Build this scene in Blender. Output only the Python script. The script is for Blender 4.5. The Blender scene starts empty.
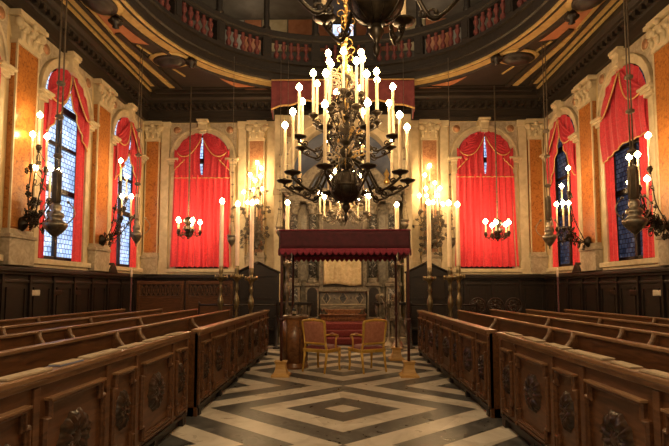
import bpy, bmesh, math, random
from mathutils import Vector, Matrix
R = math.radians
PI = math.pi
sc = bpy.context.scene
C = sc.collection
random.seed(7)

# ------------------------------------------------------------------ materials
def nt(name):
    m = bpy.data.materials.new(name); m.use_nodes = True
    t = m.node_tree; b = t.nodes['Principled BSDF']
    return m, t, b
def L(t, a, b): t.links.new(a, b)
def ramp(t, fac, stops):
    r = t.nodes.new('ShaderNodeValToRGB'); e = r.color_ramp.elements
    while len(e) < len(stops): e.new(0.5)
    for i, (p, c) in enumerate(stops):
        e[i].position = p; e[i].color = (*c, 1)
    L(t, fac, r.inputs['Fac']); return r.outputs['Color']
def coords(t, scale=(1, 1, 1), kind='Object'):
    tc = t.nodes.new('ShaderNodeTexCoord'); mp = t.nodes.new('ShaderNodeMapping')
    mp.inputs['Scale'].default_value = scale
    L(t, tc.outputs[kind], mp.inputs['Vector']); return mp.outputs['Vector']
def noise(t, vec, scale=5, detail=4, dist=0.0, rough=0.55):
    n = t.nodes.new('ShaderNodeTexNoise')
    n.inputs['Scale'].default_value = scale; n.inputs['Detail'].default_value = detail
    n.inputs['Distortion'].default_value = dist; n.inputs['Roughness'].default_value = rough
    L(t, vec, n.inputs['Vector']); return n.outputs['Fac']
def bump(t, b, fac, strength=0.2, dist=0.02):
    bp = t.nodes.new('ShaderNodeBump'); bp.inputs['Strength'].default_value = strength
    bp.inputs['Distance'].default_value = dist
    L(t, fac, bp.inputs['Height']); L(t, bp.outputs['Normal'], b.inputs['Normal'])
def mottled(name, stops, scale=4, rough=0.6, metal=0.0, vscale=(1, 1, 1), dist=0.5, bmp=0.0, detail=5, spec=None, sheen=0):
    m, t, b = nt(name)
    f = noise(t, coords(t, vscale), scale, detail, dist)
    L(t, ramp(t, f, stops), b.inputs['Base Color'])
    b.inputs['Roughness'].default_value = rough; b.inputs['Metallic'].default_value = metal
    if spec is not None: b.inputs['Specular IOR Level'].default_value = spec
    if sheen: b.inputs['Sheen Weight'].default_value = sheen; b.inputs['Sheen Roughness'].default_value = 0.4
    if bmp: bump(t, b, f, bmp)
    return m
def two(name, a, b, scale=4, **k): return mottled(name, [(0.32, a), (0.68, b)], scale, **k)

M = {}
M['cream'] = two('cream_plaster', (.52, .395, .20), (.66, .51, .28), 1.6, rough=.75, bmp=.05)
M['stone'] = two('pale_stone', (.44, .355, .22), (.65, .54, .35), 3.5, rough=.6, bmp=.1)
M['greystone'] = two('grey_stone', (.30, .24, .16), (.52, .43, .31), 6, rough=.6, bmp=.1, dist=1.5)
M['arkdoor'] = two('dark_ark_door_wood', (.035, .022, .012), (.10, .066, .036), 9, rough=.4)
M['arkstone'] = two('weathered_ark_stone', (.085, .068, .050), (.26, .215, .155), 7, rough=.55, bmp=.15, dist=1.5)
M['filigree'] = two('silvered_filigree', (.34, .28, .20), (.62, .53, .40), 12, rough=.4, metal=.25)
M['filigreeDark'] = two('dull_silvered_iron', (.07, .055, .038), (.20, .165, .115), 12, rough=.5, metal=.2)
M['orange'] = mottled('orange_marble', [(.28, (.14, .038, .010)), (.44, (.36, .125, .026)), (.56, (.47, .19, .045)), (.66, (.28, .085, .018)), (.8, (.40, .16, .04))], 7, rough=.28, dist=2.2, detail=8)
M['brownmarble'] = mottled('brown_marble', [(.3, (.20, .085, .04)), (.55, (.40, .20, .10)), (.75, (.5, .30, .17))], 9, rough=.3, dist=1.8, detail=8)
M['darkmarble'] = mottled('dark_veined_marble', [(.36, (.035, .033, .032)), (.56, (.10, .095, .09)), (.64, (.5, .47, .42)), (.7, (.08, .075, .07))], 5, rough=.2, dist=3.0, detail=6)
M['greymarble'] = mottled('grey_marble', [(.3, (.11, .095, .075)), (.6, (.24, .205, .16)), (.75, (.38, .33, .26))], 5, rough=.3, dist=2.0)
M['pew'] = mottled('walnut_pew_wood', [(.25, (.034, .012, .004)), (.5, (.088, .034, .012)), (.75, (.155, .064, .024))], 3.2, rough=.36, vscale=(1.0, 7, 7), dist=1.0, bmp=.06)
M['pewtop'] = mottled('worn_highlit_pew_wood', [(.25, (.085, .038, .015)), (.5, (.185, .092, .040)), (.75, (.31, .18, .09))], 3.2, rough=.32, vscale=(1.0, 7, 7), dist=1.0)  # paler than the pew wood: wear on ledges, painted highlight on caps
M['carved'] = two('carved_dark_wood', (.010, .005, .003), (.045, .019, .009), 14, rough=.3)
M['dark'] = two('dark_wood', (.007, .004, .003), (.020, .010, .006), 5, rough=.45, vscale=(1, 4, 4))
M['entab'] = two('dark_cornice_wood', (.011, .0075, .0055), (.032, .022, .015), 4, rough=.5, vscale=(.6, 5, 5))
M['plinth'] = two('black_plinth', (.008, .006, .005), (.022, .016, .012), 5, rough=.5)
M['gold'] = two('gilded_paint', (.38, .255, .085), (.54, .39, .155), 6, rough=.45, metal=.15)
M['leafgold'] = two('gold_leaf', (.62, .38, .10), (.88, .62, .24), 9, rough=.3, metal=.85)
M['brass'] = two('aged_brass', (.20, .15, .075), (.38, .30, .165), 8, rough=.32, metal=.9)
M['bronze'] = two('dark_bronze', (.018, .013, .009), (.065, .048, .030), 9, rough=.38, metal=.7)
M['silver'] = two('tarnished_silver', (.16, .135, .10), (.38, .32, .24), 10, rough=.35, metal=.85)
M['rod'] = two('iron_rod', (.10, .075, .05), (.20, .155, .105), 6, rough=.5, metal=.3)
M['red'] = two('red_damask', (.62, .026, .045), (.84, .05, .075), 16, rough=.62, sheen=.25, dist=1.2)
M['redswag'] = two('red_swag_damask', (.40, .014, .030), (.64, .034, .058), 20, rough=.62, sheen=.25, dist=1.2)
M['goldtrim'] = two('gold_braid', (.55, .30, .10), (.80, .52, .20), 30, rough=.5)
M['velvet'] = two('burgundy_velvet', (.055, .005, .011), (.095, .009, .018), 12, rough=.75, sheen=.5)
M['poleWood'] = two('dark_reddish_pole_wood', (.05, .014, .012), (.10, .03, .022), 8, rough=.45)
M['fringe'] = two('crimson_fringe', (.20, .010, .028), (.32, .02, .05), 40, rough=.7, sheen=.4)
M['pelmet'] = two('dull_red_pelmet', (.14, .025, .03), (.22, .045, .05), 6, rough=.8, sheen=.3)
M['carpet'] = two('red_carpet', (.15, .020, .022), (.24, .042, .04), 40, rough=.9)
M['seatred'] = two('burgundy_seat', (.14, .015, .02), (.22, .03, .035), 18, rough=.7, sheen=.4)
M['backrose'] = two('rose_brown_upholstery', (.34, .12, .065), (.47, .185, .105), 18, rough=.7, sheen=.3)
M['chairgold'] = two('gilded_chair_wood', (.52, .29, .05), (.76, .48, .11), 9, rough=.35, metal=.45)
M['footwood'] = two('light_oak', (.50, .26, .065), (.66, .39, .13), 5, rough=.5, vscale=(1, 1, 6))
M['veneer'] = mottled('burl_veneer', [(.3, (.075, .026, .009)), (.5, (.19, .075, .026)), (.7, (.27, .12, .042))], 5, rough=.28, dist=3)
M['wax'] = two('ivory_wax', (.80, .62, .38), (.88, .72, .48), 8, rough=.45)
M['waxpink'] = two('pale_pink_wax', (.80, .58, .46), (.88, .69, .56), 8, rough=.45)
M['creamcloth'] = mottled('cream_brocade', [(.3, (.50, .37, .20)), (.7, (.72, .58, .36))], 9, rough=.7, dist=1.0, bmp=.2)
M['blue'] = two('slate_blue_paint', (.075, .095, .16), (.13, .15, .22), 3, rough=.7)
M['paper'] = two('pale_paper', (.30, .22, .14), (.46, .36, .24), 12, rough=.8)
M['bluepaper'] = two('blue_paper', (.12, .14, .25), (.2, .24, .36), 12, rough=.7)
M['baluster'] = two('red_baluster_paint', (.12, .030, .028), (.20, .052, .048), 8, rough=.5)
M['plaque'] = two('pale_plaque', (.55, .48, .38), (.72, .65, .52), 9, rough=.4)
M['bottle'] = two('dark_bottle_glass', (.010, .014, .010), (.02, .026, .018), 4, rough=.08)
M['gallerygrey'] = two('gallery_grey_paint', (.10, .085, .065), (.17, .145, .115), 2, rough=.8)
M['palegrey'] = two('lit_wall_grey', (.34, .32, .28), (.44, .42, .37), 2, rough=.8)  # lighter than the gallery grey, painting the wall as lit
M['gorange'] = two('gallery_orange_panel', (.34, .12, .05), (.46, .19, .09), 4, rough=.6)
M['gcream'] = two('gallery_cream_panel', (.42, .33, .19), (.55, .45, .28), 4, rough=.6)

def flame_mat():
    m, t, b = nt('candle_bulb_glow')
    b.inputs['Base Color'].default_value = (1, .9, .7, 1)
    b.inputs['Emission Color'].default_value = (1, .64, .27, 1)
    lw = t.nodes.new('ShaderNodeLayerWeight'); lw.inputs['Blend'].default_value = .4
    L(t, ramp(t, lw.outputs['Facing'], [(0, (1, .72, .38)), (1, (1, .52, .16))]), b.inputs['Emission Color'])
    b.inputs['Emission Strength'].default_value = FLAME
    return m
FLAME = 64.0
M['flame'] = flame_mat()

def glass_mat(name, bright, dim, lead, strength, cell):
    m, t, b = nt(name)
    v = coords(t, (1, 1, 1))
    sx = t.nodes.new('ShaderNodeSeparateXYZ'); L(t, v, sx.inputs[0])
    cb = t.nodes.new('ShaderNodeCombineXYZ'); L(t, sx.outputs['X'], cb.inputs['X']); L(t, sx.outputs['Z'], cb.inputs['Y'])
    br = t.nodes.new('ShaderNodeTexBrick'); L(t, cb.outputs[0], br.inputs['Vector'])
    br.inputs['Scale'].default_value = 1; br.inputs['Brick Width'].default_value = cell; br.inputs['Row Height'].default_value = cell * .95
    br.inputs['Mortar Size'].default_value = .011; br.inputs['Mortar Smooth'].default_value = .4
    br.inputs['Color1'].default_value = (*bright, 1); br.inputs['Color2'].default_value = (*dim, 1); br.inputs['Mortar'].default_value = (*lead, 1)
    n = noise(t, v, 2.2, 3, .6)
    mx = t.nodes.new('ShaderNodeMix'); mx.data_type = 'RGBA'; mx.blend_type = 'MULTIPLY'; mx.inputs['Factor'].default_value = 1
    L(t, br.outputs['Color'], mx.inputs['A']); L(t, ramp(t, n, [(.35, (.45, .5, .6)), (.65, (1, 1, 1))]), mx.inputs['B'])
    L(t, mx.outputs['Result'], b.inputs['Base Color']); L(t, mx.outputs['Result'], b.inputs['Emission Color'])
    b.inputs['Emission Strength'].default_value = strength; b.inputs['Roughness'].default_value = .25
    return m
M['glassday'] = glass_mat('leaded_glass_daylit', (.62, .80, 1), (.42, .66, 1), (.05, .10, .22), .95, .12)
M['glassdusk'] = glass_mat('leaded_glass_dim', (.085, .088, .13), (.03, .033, .06), (.008, .008, .012), .42, .12)
M['glasspale'] = glass_mat('pale_window_glass', (.75, .82, 1), (.65, .75, 1), (.3, .33, .45), 1.3, .3)

def floor_mat():
    m, t, b = nt('inlaid_marble_floor')
    tc = t.nodes.new('ShaderNodeTexCoord'); s = t.nodes.new('ShaderNodeSeparateXYZ'); L(t, tc.outputs['Object'], s.inputs[0])
    def mth(op, a, bv=None, cv=None):
        n = t.nodes.new('ShaderNodeMath'); n.operation = op
        for i, x in enumerate((a, bv, cv)):
            if x is None: continue
            if isinstance(x, (int, float)): n.inputs[i].default_value = x
            else: L(t, x, n.inputs[i])
        return n.outputs[0]
    PER = 2.73
    ax = mth('DIVIDE', mth('ABSOLUTE', s.outputs['X']), .46)
    yy = mth('SUBTRACT', mth('FLOORED_MODULO', mth('ADD', s.outputs['Y'], -5.97 + PER / 2), PER), PER / 2)
    ay = mth('DIVIDE', mth('ABSOLUTE', yy), .39)
    d = mth('ADD', ax, ay)
    k = mth('FLOORED_MODULO', mth('FLOOR', mth('ADD', d, .5)), 2)
    # grout / slab joints
    fr = mth('FRACT', mth('ADD', d, .5))
    j = mth('LESS_THAN', mth('ABSOLUTE', mth('SUBTRACT', fr, .5)), .485)
    v = tc.outputs['Object']
    n1 = noise(t, v, 2.2, 8, 1.6); n2 = noise(t, v, 3.5, 8, 2.2)
    white = ramp(t, n1, [(.3, (.47, .41, .33)), (.5, (.63, .565, .47)), (.7, (.70, .64, .55))])
    black = ramp(t, n2, [(.3, (.042, .042, .042)), (.52, (.082, .081, .079)), (.62, (.15, .147, .14)), (.68, (.075, .074, .072))])
    # each slab a little different
    vo = t.nodes.new('ShaderNodeTexVoronoi'); vo.inputs['Scale'].default_value = 1.5; L(t, v, vo.inputs['Vector'])
    tint = ramp(t, vo.outputs['Color'], [(.2, (.72, .70, .68)), (.8, (1, 1, 1))])
    mx = t.nodes.new('ShaderNodeMix'); mx.data_type = 'RGBA'; L(t, k, mx.inputs['Factor']); L(t, white, mx.inputs['A']); L(t, black, mx.inputs['B'])
    m2 = t.nodes.new('ShaderNodeMix'); m2.data_type = 'RGBA'; m2.blend_type = 'MULTIPLY'; m2.inputs['Factor'].default_value = .8
    L(t, mx.outputs['Result'], m2.inputs['A']); L(t, tint, m2.inputs['B'])
    m3 = t.nodes.new('ShaderNodeMix'); m3.data_type = 'RGBA'; L(t, j, m3.inputs['Factor']); m3.inputs['A'].default_value = (.10, .085, .065, 1); L(t, m2.outputs['Result'], m3.inputs['B'])
    L(t, m3.outputs['Result'], b.inputs['Base Color'])
    L(t, ramp(t, n2, [(.3, (.26,) * 3), (.7, (.42,) * 3)]), b.inputs['Roughness'])
    return m
M['floor'] = floor_mat()

# ------------------------------------------------------------------ mesh builder
class MB:
    def __init__(s): s.v = []; s.f = []; s.mi = []; s.sm = []; s.T = Matrix.Identity(4); s.mats = []
    def m(s, name):
        if name not in s.mats: s.mats.append(name)
        return s.mats.index(name)
    def add(s, vs, fs, mat=None, smooth=False):
        b = len(s.v); i = s.m(mat) if mat else 0
        s.v += [s.T @ Vector(p) for p in vs]
        for f in fs: s.f.append(tuple(b + k for k in f)); s.mi.append(i); s.sm.append(smooth)
        return s
    def box(s, x0, x1, y0, y1, z0, z1, mat=None):
        vs = [(x0, y0, z0), (x1, y0, z0), (x1, y1, z0), (x0, y1, z0), (x0, y0, z1), (x1, y0, z1), (x1, y1, z1), (x0, y1, z1)]
        return s.add(vs, [(0, 3, 2, 1), (4, 5, 6, 7), (0, 1, 5, 4), (1, 2, 6, 5), (2, 3, 7, 6), (3, 0, 4, 7)], mat)
    def frus(s, c, w0, d0, w1, d1, z0, z1, mat=None):
        x, y = c
        vs = [(x + a * w / 2, y + b * d / 2, z) for (w, d, z) in ((w0, d0, z0), (w1, d1, z1)) for a, b in ((-1, -1), (1, -1), (1, 1), (-1, 1))]
        return s.add(vs, [(0, 3, 2, 1), (4, 5, 6, 7), (0, 1, 5, 4), (1, 2, 6, 5), (2, 3, 7, 6), (3, 0, 4, 7)], mat)
    def lathe(s, prof, c=(0, 0, 0), n=16, mat=None, sx=1, sy=1, smooth=True):
        vs, fs = [], []
        for r, z in prof:
            for k in range(n):
                a = 2 * PI * k / n; vs.append((c[0] + r * sx * math.cos(a), c[1] + r * sy * math.sin(a), c[2] + z))
        for i in range(len(prof) - 1):
            for k in range(n):
                fs.append((i * n + k, i * n + (k + 1) % n, (i + 1) * n + (k + 1) % n, (i + 1) * n + k))
        if prof[0][0] > 1e-4: fs.append(tuple(reversed(range(n))))
        if prof[-1][0] > 1e-4: fs.append(tuple((len(prof) - 1) * n + k for k in range(n)))
        return s.add(vs, fs, mat, smooth)
    def ball(s, c, rx, ry=None, rz=None, n=10, k=6, mat=None):
        ry = ry or rx; rz = rz or rx
        prof = [(max(math.sin(PI * i / k), 1e-5), -math.cos(PI * i / k)) for i in range(k + 1)]
        T0 = s.T; s.T = T0 @ Matrix.Translation(c) @ Matrix.Diagonal((rx, ry, rz, 1))
        s.lathe(prof, n=n, mat=mat); s.T = T0; return s
    def tube(s, pts, r, n=8, mat=None, closed=False):
        pts = [Vector(p) for p in pts]; N = len(pts); vs, fs = [], []; up = Vector((0, 0, 1)); prev = None
        for i, p in enumerate(pts):
            if closed: d = pts[(i + 1) % N] - pts[i - 1]
            else: d = pts[min(i + 1, N - 1)] - pts[max(i - 1, 0)]
            if d.length < 1e-9: d = Vector((0, 0, 1))
            d.normalize()
            if prev is None: a = d.cross(up if abs(d.z) < .95 else Vector((1, 0, 0))).normalized()
            else:
                a = prev - d * prev.dot(d)
                a = a.normalized() if a.length > 1e-6 else d.orthogonal().normalized()
            prev = a; b = d.cross(a); rr = r[i] if isinstance(r, (list, tuple)) else r
            for k in range(n):
                t = 2 * PI * k / n; vs.append(p + a * rr * math.cos(t) + b * rr * math.sin(t))
        m = N if closed else N - 1
        for i in range(m):
            for k in range(n):
                j = (i + 1) % N
                fs.append((i * n + k, i * n + (k + 1) % n, j * n + (k + 1) % n, j * n + k))
        if not closed: fs.append(tuple(reversed(range(n)))); fs.append(tuple((N - 1) * n + k for k in range(n)))
        return s.add(vs, fs, mat, True)
    def prism(s, poly, a0, a1, axis='y', mat=None):
        # poly in the two other axes; extruded along axis from a0 to a1
        def P(u, v, w): return {'y': (u, w, v), 'x': (w, u, v), 'z': (u, v, w)}[axis]
        n = len(poly)
        vs = [P(u, v, a0) for u, v in poly] + [P(u, v, a1) for u, v in poly]
        fs = [tuple(range(n)), tuple(reversed(range(n, 2 * n)))] + [(i, n + i, n + (i + 1) % n, (i + 1) % n) for i in range(n)]
        return s.add(vs, fs, mat)
    def arch(s, r0, r1, cz, y0, y1, n=28, a0=0, a1=PI, cx=0, mat=None):
        vs, fs = [], []
        for i in range(n + 1):
            a = a0 + (a1 - a0) * i / n; c, q = math.cos(a), math.sin(a)
            vs += [(cx + r0 * c, y0, cz + r0 * q), (cx + r1 * c, y0, cz + r1 * q), (cx + r1 * c, y1, cz + r1 * q), (cx + r0 * c, y1, cz + r0 * q)]
        for i in range(n):
            for k in range(4): fs.append((4 * i + k, 4 * i + (k + 1) % 4, 4 * i + 4 + (k + 1) % 4, 4 * i + 4 + k))
        fs += [(0, 1, 2, 3), (4 * n + 3, 4 * n + 2, 4 * n + 1, 4 * n)]
        return s.add(vs, fs, mat)
    def grid(s, fn, nu, nv, mat=None, smooth=True):
        vs = [fn(i / nu, j / nv) for j in range(nv + 1) for i in range(nu + 1)]
        fs = [(j * (nu + 1) + i, j * (nu + 1) + i + 1, (j + 1) * (nu + 1) + i + 1, (j + 1) * (nu + 1) + i) for j in range(nv) for i in range(nu)]
        return s.add(vs, fs, mat, smooth)
    def build(s, name, mat=None, parent=None, bevel=0, solid=0, loc=None, rot=None):
        me = bpy.data.meshes.new(name); me.from_pydata([tuple(v) for v in s.v], [], s.f)
        if mat and not s.mats: s.mats = [mat]
        elif mat and mat not in s.mats and not s.mats: s.mats = [mat]
        for n in s.mats: me.materials.append(M[n])
        me.polygons.foreach_set('material_index', s.mi); me.polygons.foreach_set('use_smooth', s.sm)
        bm = bmesh.new(); bm.from_mesh(me); bmesh.ops.recalc_face_normals(bm, faces=bm.faces); bm.to_mesh(me); bm.free()
        o = bpy.data.objects.new(name, me); C.objects.link(o)
        if parent: o.parent = parent
        if loc is not None: o.location = loc
        if rot is not None: o.rotation_euler = (0, 0, rot)
        if solid:
            q = o.modifiers.new('thickness', 'SOLIDIFY'); q.thickness = solid; q.offset = 0
        if bevel:
            q = o.modifiers.new('edge', 'BEVEL'); q.width = bevel; q.segments = 2; q.limit_method = 'ANGLE'; q.angle_limit = R(40)
        return o

def tag(o, label, cat=None, group=None, kind=None):
    o['label'] = label
    if cat: o['category'] = cat
    if group: o['group'] = group
    if kind: o['kind'] = kind
    return o
def thing(name, label, cat, loc=(0, 0, 0), rz=0, group=None, kind=None):
    o = bpy.data.objects.new(name, None); C.objects.link(o); o.empty_display_size = .1
    o.location = loc; o.rotation_euler = (0, 0, rz)
    return tag(o, label, cat, group, kind)
def copy_tree(o, loc=None, rz=None, label=None, parent=None):
    c = o.copy(); C.objects.link(c)
    if parent: c.parent = parent
    if loc is not None: c.location = loc
    if rz is not None: c.rotation_euler = (0, 0, rz)
    if label: c['label'] = label
    for ch in list(o.children): copy_tree(ch, parent=c)
    return c

# ------------------------------------------------------------------ dimensions
W, D, ZE, ZC = 6.48, 15.5, 6.90, 7.70
LEFT, RIGHT, BACK = R(90), R(-90), 0.0
def wallpt(side, along):      # point on a wall for a local frame whose -y faces the room
    if side == 'L': return (-W, along, 0), LEFT
    if side == 'R': return (W, along, 0), RIGHT
    return (along, D, 0), BACK

# ------------------------------------------------------------------ floor
MB().box(-W - .6, W + .6, -3, D + 2, -.1, 0).build('floor', 'floor')
tag(bpy.data.objects['floor'], 'black and white inlaid marble floor of nested diamonds', 'floor', kind='structure')

# ------------------------------------------------------------------ walls with arched openings
SPR, RO, SILL = 5.66, .88, 2.08
def wall_mesh(u0, u1, z1, centers, depth=.42, mat='cream'):
    b = MB(); us = u0
    for c in centers:
        b.add([(us, 0, 0), (c - RO, 0, 0), (c - RO, 0, z1), (us, 0, z1)], [(0, 1, 2, 3)], mat)
        b.add([(c - RO, 0, 0), (c + RO, 0, 0), (c + RO, 0, SILL), (c - RO, 0, SILL)], [(0, 1, 2, 3)], mat)
        n = 24; arc = [(c - RO * math.cos(PI * i / n), SPR + RO * math.sin(PI * i / n)) for i in range(n + 1)]
        for i in range(n):
            (a, za), (d, zd) = arc[i], arc[i + 1]
            b.add([(a, 0, za), (d, 0, zd), (d, 0, z1), (a, 0, z1)], [(0, 1, 2, 3)], mat)
        path = [(c - RO, SILL)] + arc + [(c + RO, SILL)]
        for i in range(len(path)):
            (a, za), (d, zd) = path[i], path[(i + 1) % len(path)]
            b.add([(a, 0, za), (d, 0, zd), (d, depth, zd), (a, depth, za)], [(0, 1, 2, 3)], mat)
        us = c + RO
    b.add([(us, 0, 0), (u1, 0, 0), (u1, 0, z1), (us, 0, z1)], [(0, 1, 2, 3)], mat)
    return b
SIDEW = [7.77, 10.92, 14.07]
BACKW = [-4.57, 4.57]
o = wall_mesh(-3, D, ZC, SIDEW).build('wall_left', loc=(-W, 0, 0), rot=LEFT)
tag(o, 'cream plaster left wall with arched windows', 'wall', kind='structure')
o = wall_mesh(-D, 3, ZC, [-c for c in reversed(SIDEW)]).build('wall_right', loc=(W, 0, 0), rot=RIGHT)
tag(o, 'cream plaster right wall with arched windows', 'wall', kind='structure')
o = wall_mesh(-W, W, ZC, BACKW).build('wall_back', loc=(0, D, 0))
tag(o, 'cream plaster end wall behind the ark', 'wall', kind='structure')

# windows ------------------------------------------------------------
def make_window(n, glass, label):
    t = thing('window_%d' % n, label, 'window', kind='structure')
    b = MB()
    b.arch(RO, RO + .17, SPR, -.07, .02).arch(RO + .13, RO + .20, SPR, -.11, .02)
    for q in (-1, 1):
        x0, x1 = sorted((q * RO, q * (RO + .17)))
        b.box(x0, x1, -.06, .02, SILL, SPR - .2)
    b.build('surround', 'stone', t, bevel=.012)
    for q in (-1, 1):
        b = MB(); x0, x1 = sorted((q * (RO - .06), q * (RO + .24)))
        b.box(x0, x1, -.12, .1, SPR - .2, SPR - .12).box(x0 - .03, x1 + .03, -.17, .1, SPR - .12, SPR - .05).box(x0 - .06, x1 + .06, -.22, .1, SPR - .05, SPR + .01)
        b.build('impost', 'stone', t, bevel=.01)
    b = MB(); zt = SPR + RO
    b.prism([(-.10, zt - .06), (.10, zt - .06), (.15, zt + .34), (-.15, zt + .34)], -.2, .02)
    b.box(-.19, .19, -.25, .02, zt + .34, zt + .41)
    b.tube([(-.14, -.21, zt + .30), (.14, -.21, zt + .30)], .05, 10).tube([(-.09, -.2, zt + .02), (.09, -.2, zt + .02)], .035, 10)
    b.build('keystone', 'stone', t, bevel=.01)
    top = ZE
    for q in (-1, 1):        # spandrels with a roundel
        b = MB(); pts = [(q * (RO + .20), SPR + .12), (q * (RO + .21), top - .03), (q * .2, top - .03)]
        for i in range(9):
            a = PI / 2 - R(12) - i * R(66) / 8
            pts.append((q * (RO + .22) * math.cos(a), SPR + (RO + .22) * math.sin(a)))
        b.prism(pts, -.03, .015, mat='greystone'); b.build('spandrel', None, t)
    for q in (-1, 1):
        b = MB(); b.T = Matrix.Translation((q * .87, -.035, SPR + .98)) @ Matrix.Rotation(R(90), 4, 'X')
        b.lathe([(.115, 0), (.115, .02), (.0001, .03)], n=20, mat='brownmarble'); b.lathe([(.115, 0), (.14, .02), (.15, .0)], n=20, mat='stone')
        b.build('roundel', None, t)
    b = MB(); b.box(-RO - .25, RO + .25, -.14, .38, SILL - .12, SILL); b.box(-RO - .2, RO + .2, -.09, .0, SILL - .2, SILL - .12)
    b.build('sill', 'stone', t, bevel=.012)
    # dark frame with mullions set back in the reveal, leaded glass behind it
    b = MB(); y0, y1 = .12, .18
    b.arch(RO - .09, RO + .01, SPR, y0, y1)
    for q in (-1, 1):
        x0, x1 = sorted((q * (RO - .09), q * RO)); b.box(x0, x1, y0, y1, SILL, SPR)
    b.box(-.05, .05, y0 - .02, y1, SILL, SPR + RO - .05)
    for z, h in ((SILL, .1), (3.65, .13), (4.72, .08), (SPR - .1, .17)): b.box(-RO + .02, RO - .02, y0 - .02, y1, z, z + h)
    b.build('window_frame', 'dark', t, bevel=.008)
    b = MB(); pts = [(-RO, SILL), (RO, SILL)] + [(RO * math.cos(PI * i / 24), SPR + RO * math.sin(PI * i / 24)) for i in range(25)]
    b.prism(pts, .185, .20); b.build('leaded_glass', glass, t)
    return t
nw = 0
for i, c in enumerate(SIDEW):
    for s in 'LR':
        nw += 1
        p, rz = wallpt(s, c)
        lab = ['arched window farther from the end wall', 'middle arched window', 'arched window nearest the end wall'][i] + (' on the left wall, bright leaded glass' if s == 'L' else ' on the right wall, dim leaded glass')
        t = make_window(nw, 'glassday' if s == 'L' else 'glassdusk', lab) if i == 0 else copy_tree(first[s], label=lab)
        t.name = 'window_%d' % nw; t.location = p; t.rotation_euler = (0, 0, rz)
        if i == 0:
            if s == 'L': first = {'L': t}
            else: first['R'] = t
for k, c in enumerate(BACKW):
    nw += 1; t = copy_tree(first['L'], (c, D, 0), 0, 'arched window behind a drawn red curtain, %s of the ark' % ('left' if k == 0 else 'right')); t.name = 'window_%d' % nw

# pilasters ------------------------------------------------------------
nt_ = [0]
def trim_name(): nt_[0] += 1; return 'trim_%d' % nt_[0]
def make_pilaster(w, label, shaft='orange', strip=.032, proj=.13):
    t = thing(trim_name(), label, 'pilaster', kind='structure'); h = w / 2
    MB().box(-h - .04, h + .04, -proj - .06, .02, 1.9, 2.42).box(-h - .07, h + .07, -proj - .09, .02, 2.42, 2.5).box(-h - .02, h + .02, -proj - .03, .02, 2.5, 2.6).build('pedestal', 'greystone', t, bevel=.012)
    b = MB().box(-h + .004, h - .004, -proj + .02, .02, 2.6, 6.28, shaft)
    for q in (-1, 1):
        x0, x1 = sorted((q * h, q * (h - strip))); b.box(x0, x1, -proj - .012, -proj + .025, 2.6, 6.28, 'stone')
    b.build('pilaster_core', None, t)
    MB().box(-h + strip, h - strip, -proj, -proj + .03, 2.64, 6.22).build('marble_shaft', shaft, t)
    b = MB(); b.box(-h - .02, h + .02, -proj - .03, .02, 6.24, 6.32)
    b.prism([(-h + .02, 6.32), (h - .02, 6.32), (h + .06, 6.74), (-h - .06, 6.74)], -proj - .04, .02)
    b.box(-h - .10, h + .10, -proj - .12, .02, 6.76, 6.84).box(-h - .06, h + .06, -proj - .08, .02, 6.84, ZE)
    for q in (-1, 1):       # volutes
        T0 = b.T; b.T = Matrix.Translation((q * (h + .0), -proj - .05, 6.66)) @ Matrix.Rotation(R(90), 4, 'X')
        pts = [(.105 * math.exp(-.22 * a) * math.cos(a * q), .105 * math.exp(-.22 * a) * math.sin(a * q), .0) for a in [k * .4 for k in range(26)]]
        b.tube(pts, .028, 8); b.lathe([(.1, -.06), (.1, .02), (.03, .04)], n=16); b.T = T0
    n = max(3, int(w / .14))
    for k in range(n):       # acanthus leaves
        x = -h + .05 + (w - .1) * k / (n - 1)
        b.ball((x, -proj - .05, 6.42), .055, .04, .10, 8, 6); b.ball((x, -proj - .085, 6.50), .045, .04, .035, 8, 6)
        if k < n - 1: b.ball((x + (w - .1) / (n - 1) / 2, -proj - .06, 6.58), .05, .04, .075, 8, 6)
    b.ball((0, -proj - .12, 6.74), .07, .05, .07)
    b.build('capital', 'stone', t)
    return t
pil = make_pilaster(.68, 'orange marble pilaster on the left wall, farther from the end wall')
pil.location, pil.rotation_euler[2] = wallpt('L', 9.35)
for s, y, lab in (('L', 12.5, 'orange marble pilaster between the left wall windows, deeper in the hall'), ('R', 9.35, 'orange marble pilaster on the right wall, farther from the end wall'), ('R', 12.5, 'orange marble pilaster between the right wall windows, deeper in the hall')):
    p, rz = wallpt(s, y); t = copy_tree(pil, p, rz, lab); t.name = trim_name()
pc = make_pilaster(.46, 'narrow orange marble pilaster in the left corner of the end wall'); pc.location = (-6.2, D, 0)
t = copy_tree(pc, (6.2, D, 0), 0, 'narrow orange marble pilaster in the right corner of the end wall'); t.name = trim_name()
pb = make_pilaster(.52, 'brown marble pilaster left of the ark behind a candle bracket', 'brownmarble'); pb.location = (-2.8, D, 0)
t = copy_tree(pb, (2.8, D, 0), 0, 'brown marble pilaster right of the ark behind a candle bracket'); t.name = trim_name()
# plain cream strips beside the pilasters of the end wall
for x in (-5.8, -3.28, -2.33, 2.33, 3.28, 5.8):
    o = MB().box(-.13, .13, -.09, .02, 1.9, 6.7).box(-.16, .16, -.12, .02, 6.7, 6.9).box(-.16, .16, -.12, .02, 1.9, 2.3).build(trim_name(), 'stone', loc=(x, D, 0), bevel=.008)
    tag(o, 'plain cream stone strip on the end wall at %s of the ark' % ('left' if x < 0 else 'right'), 'pilaster strip', 'plain stone strips of the end wall', kind='structure')

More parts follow.
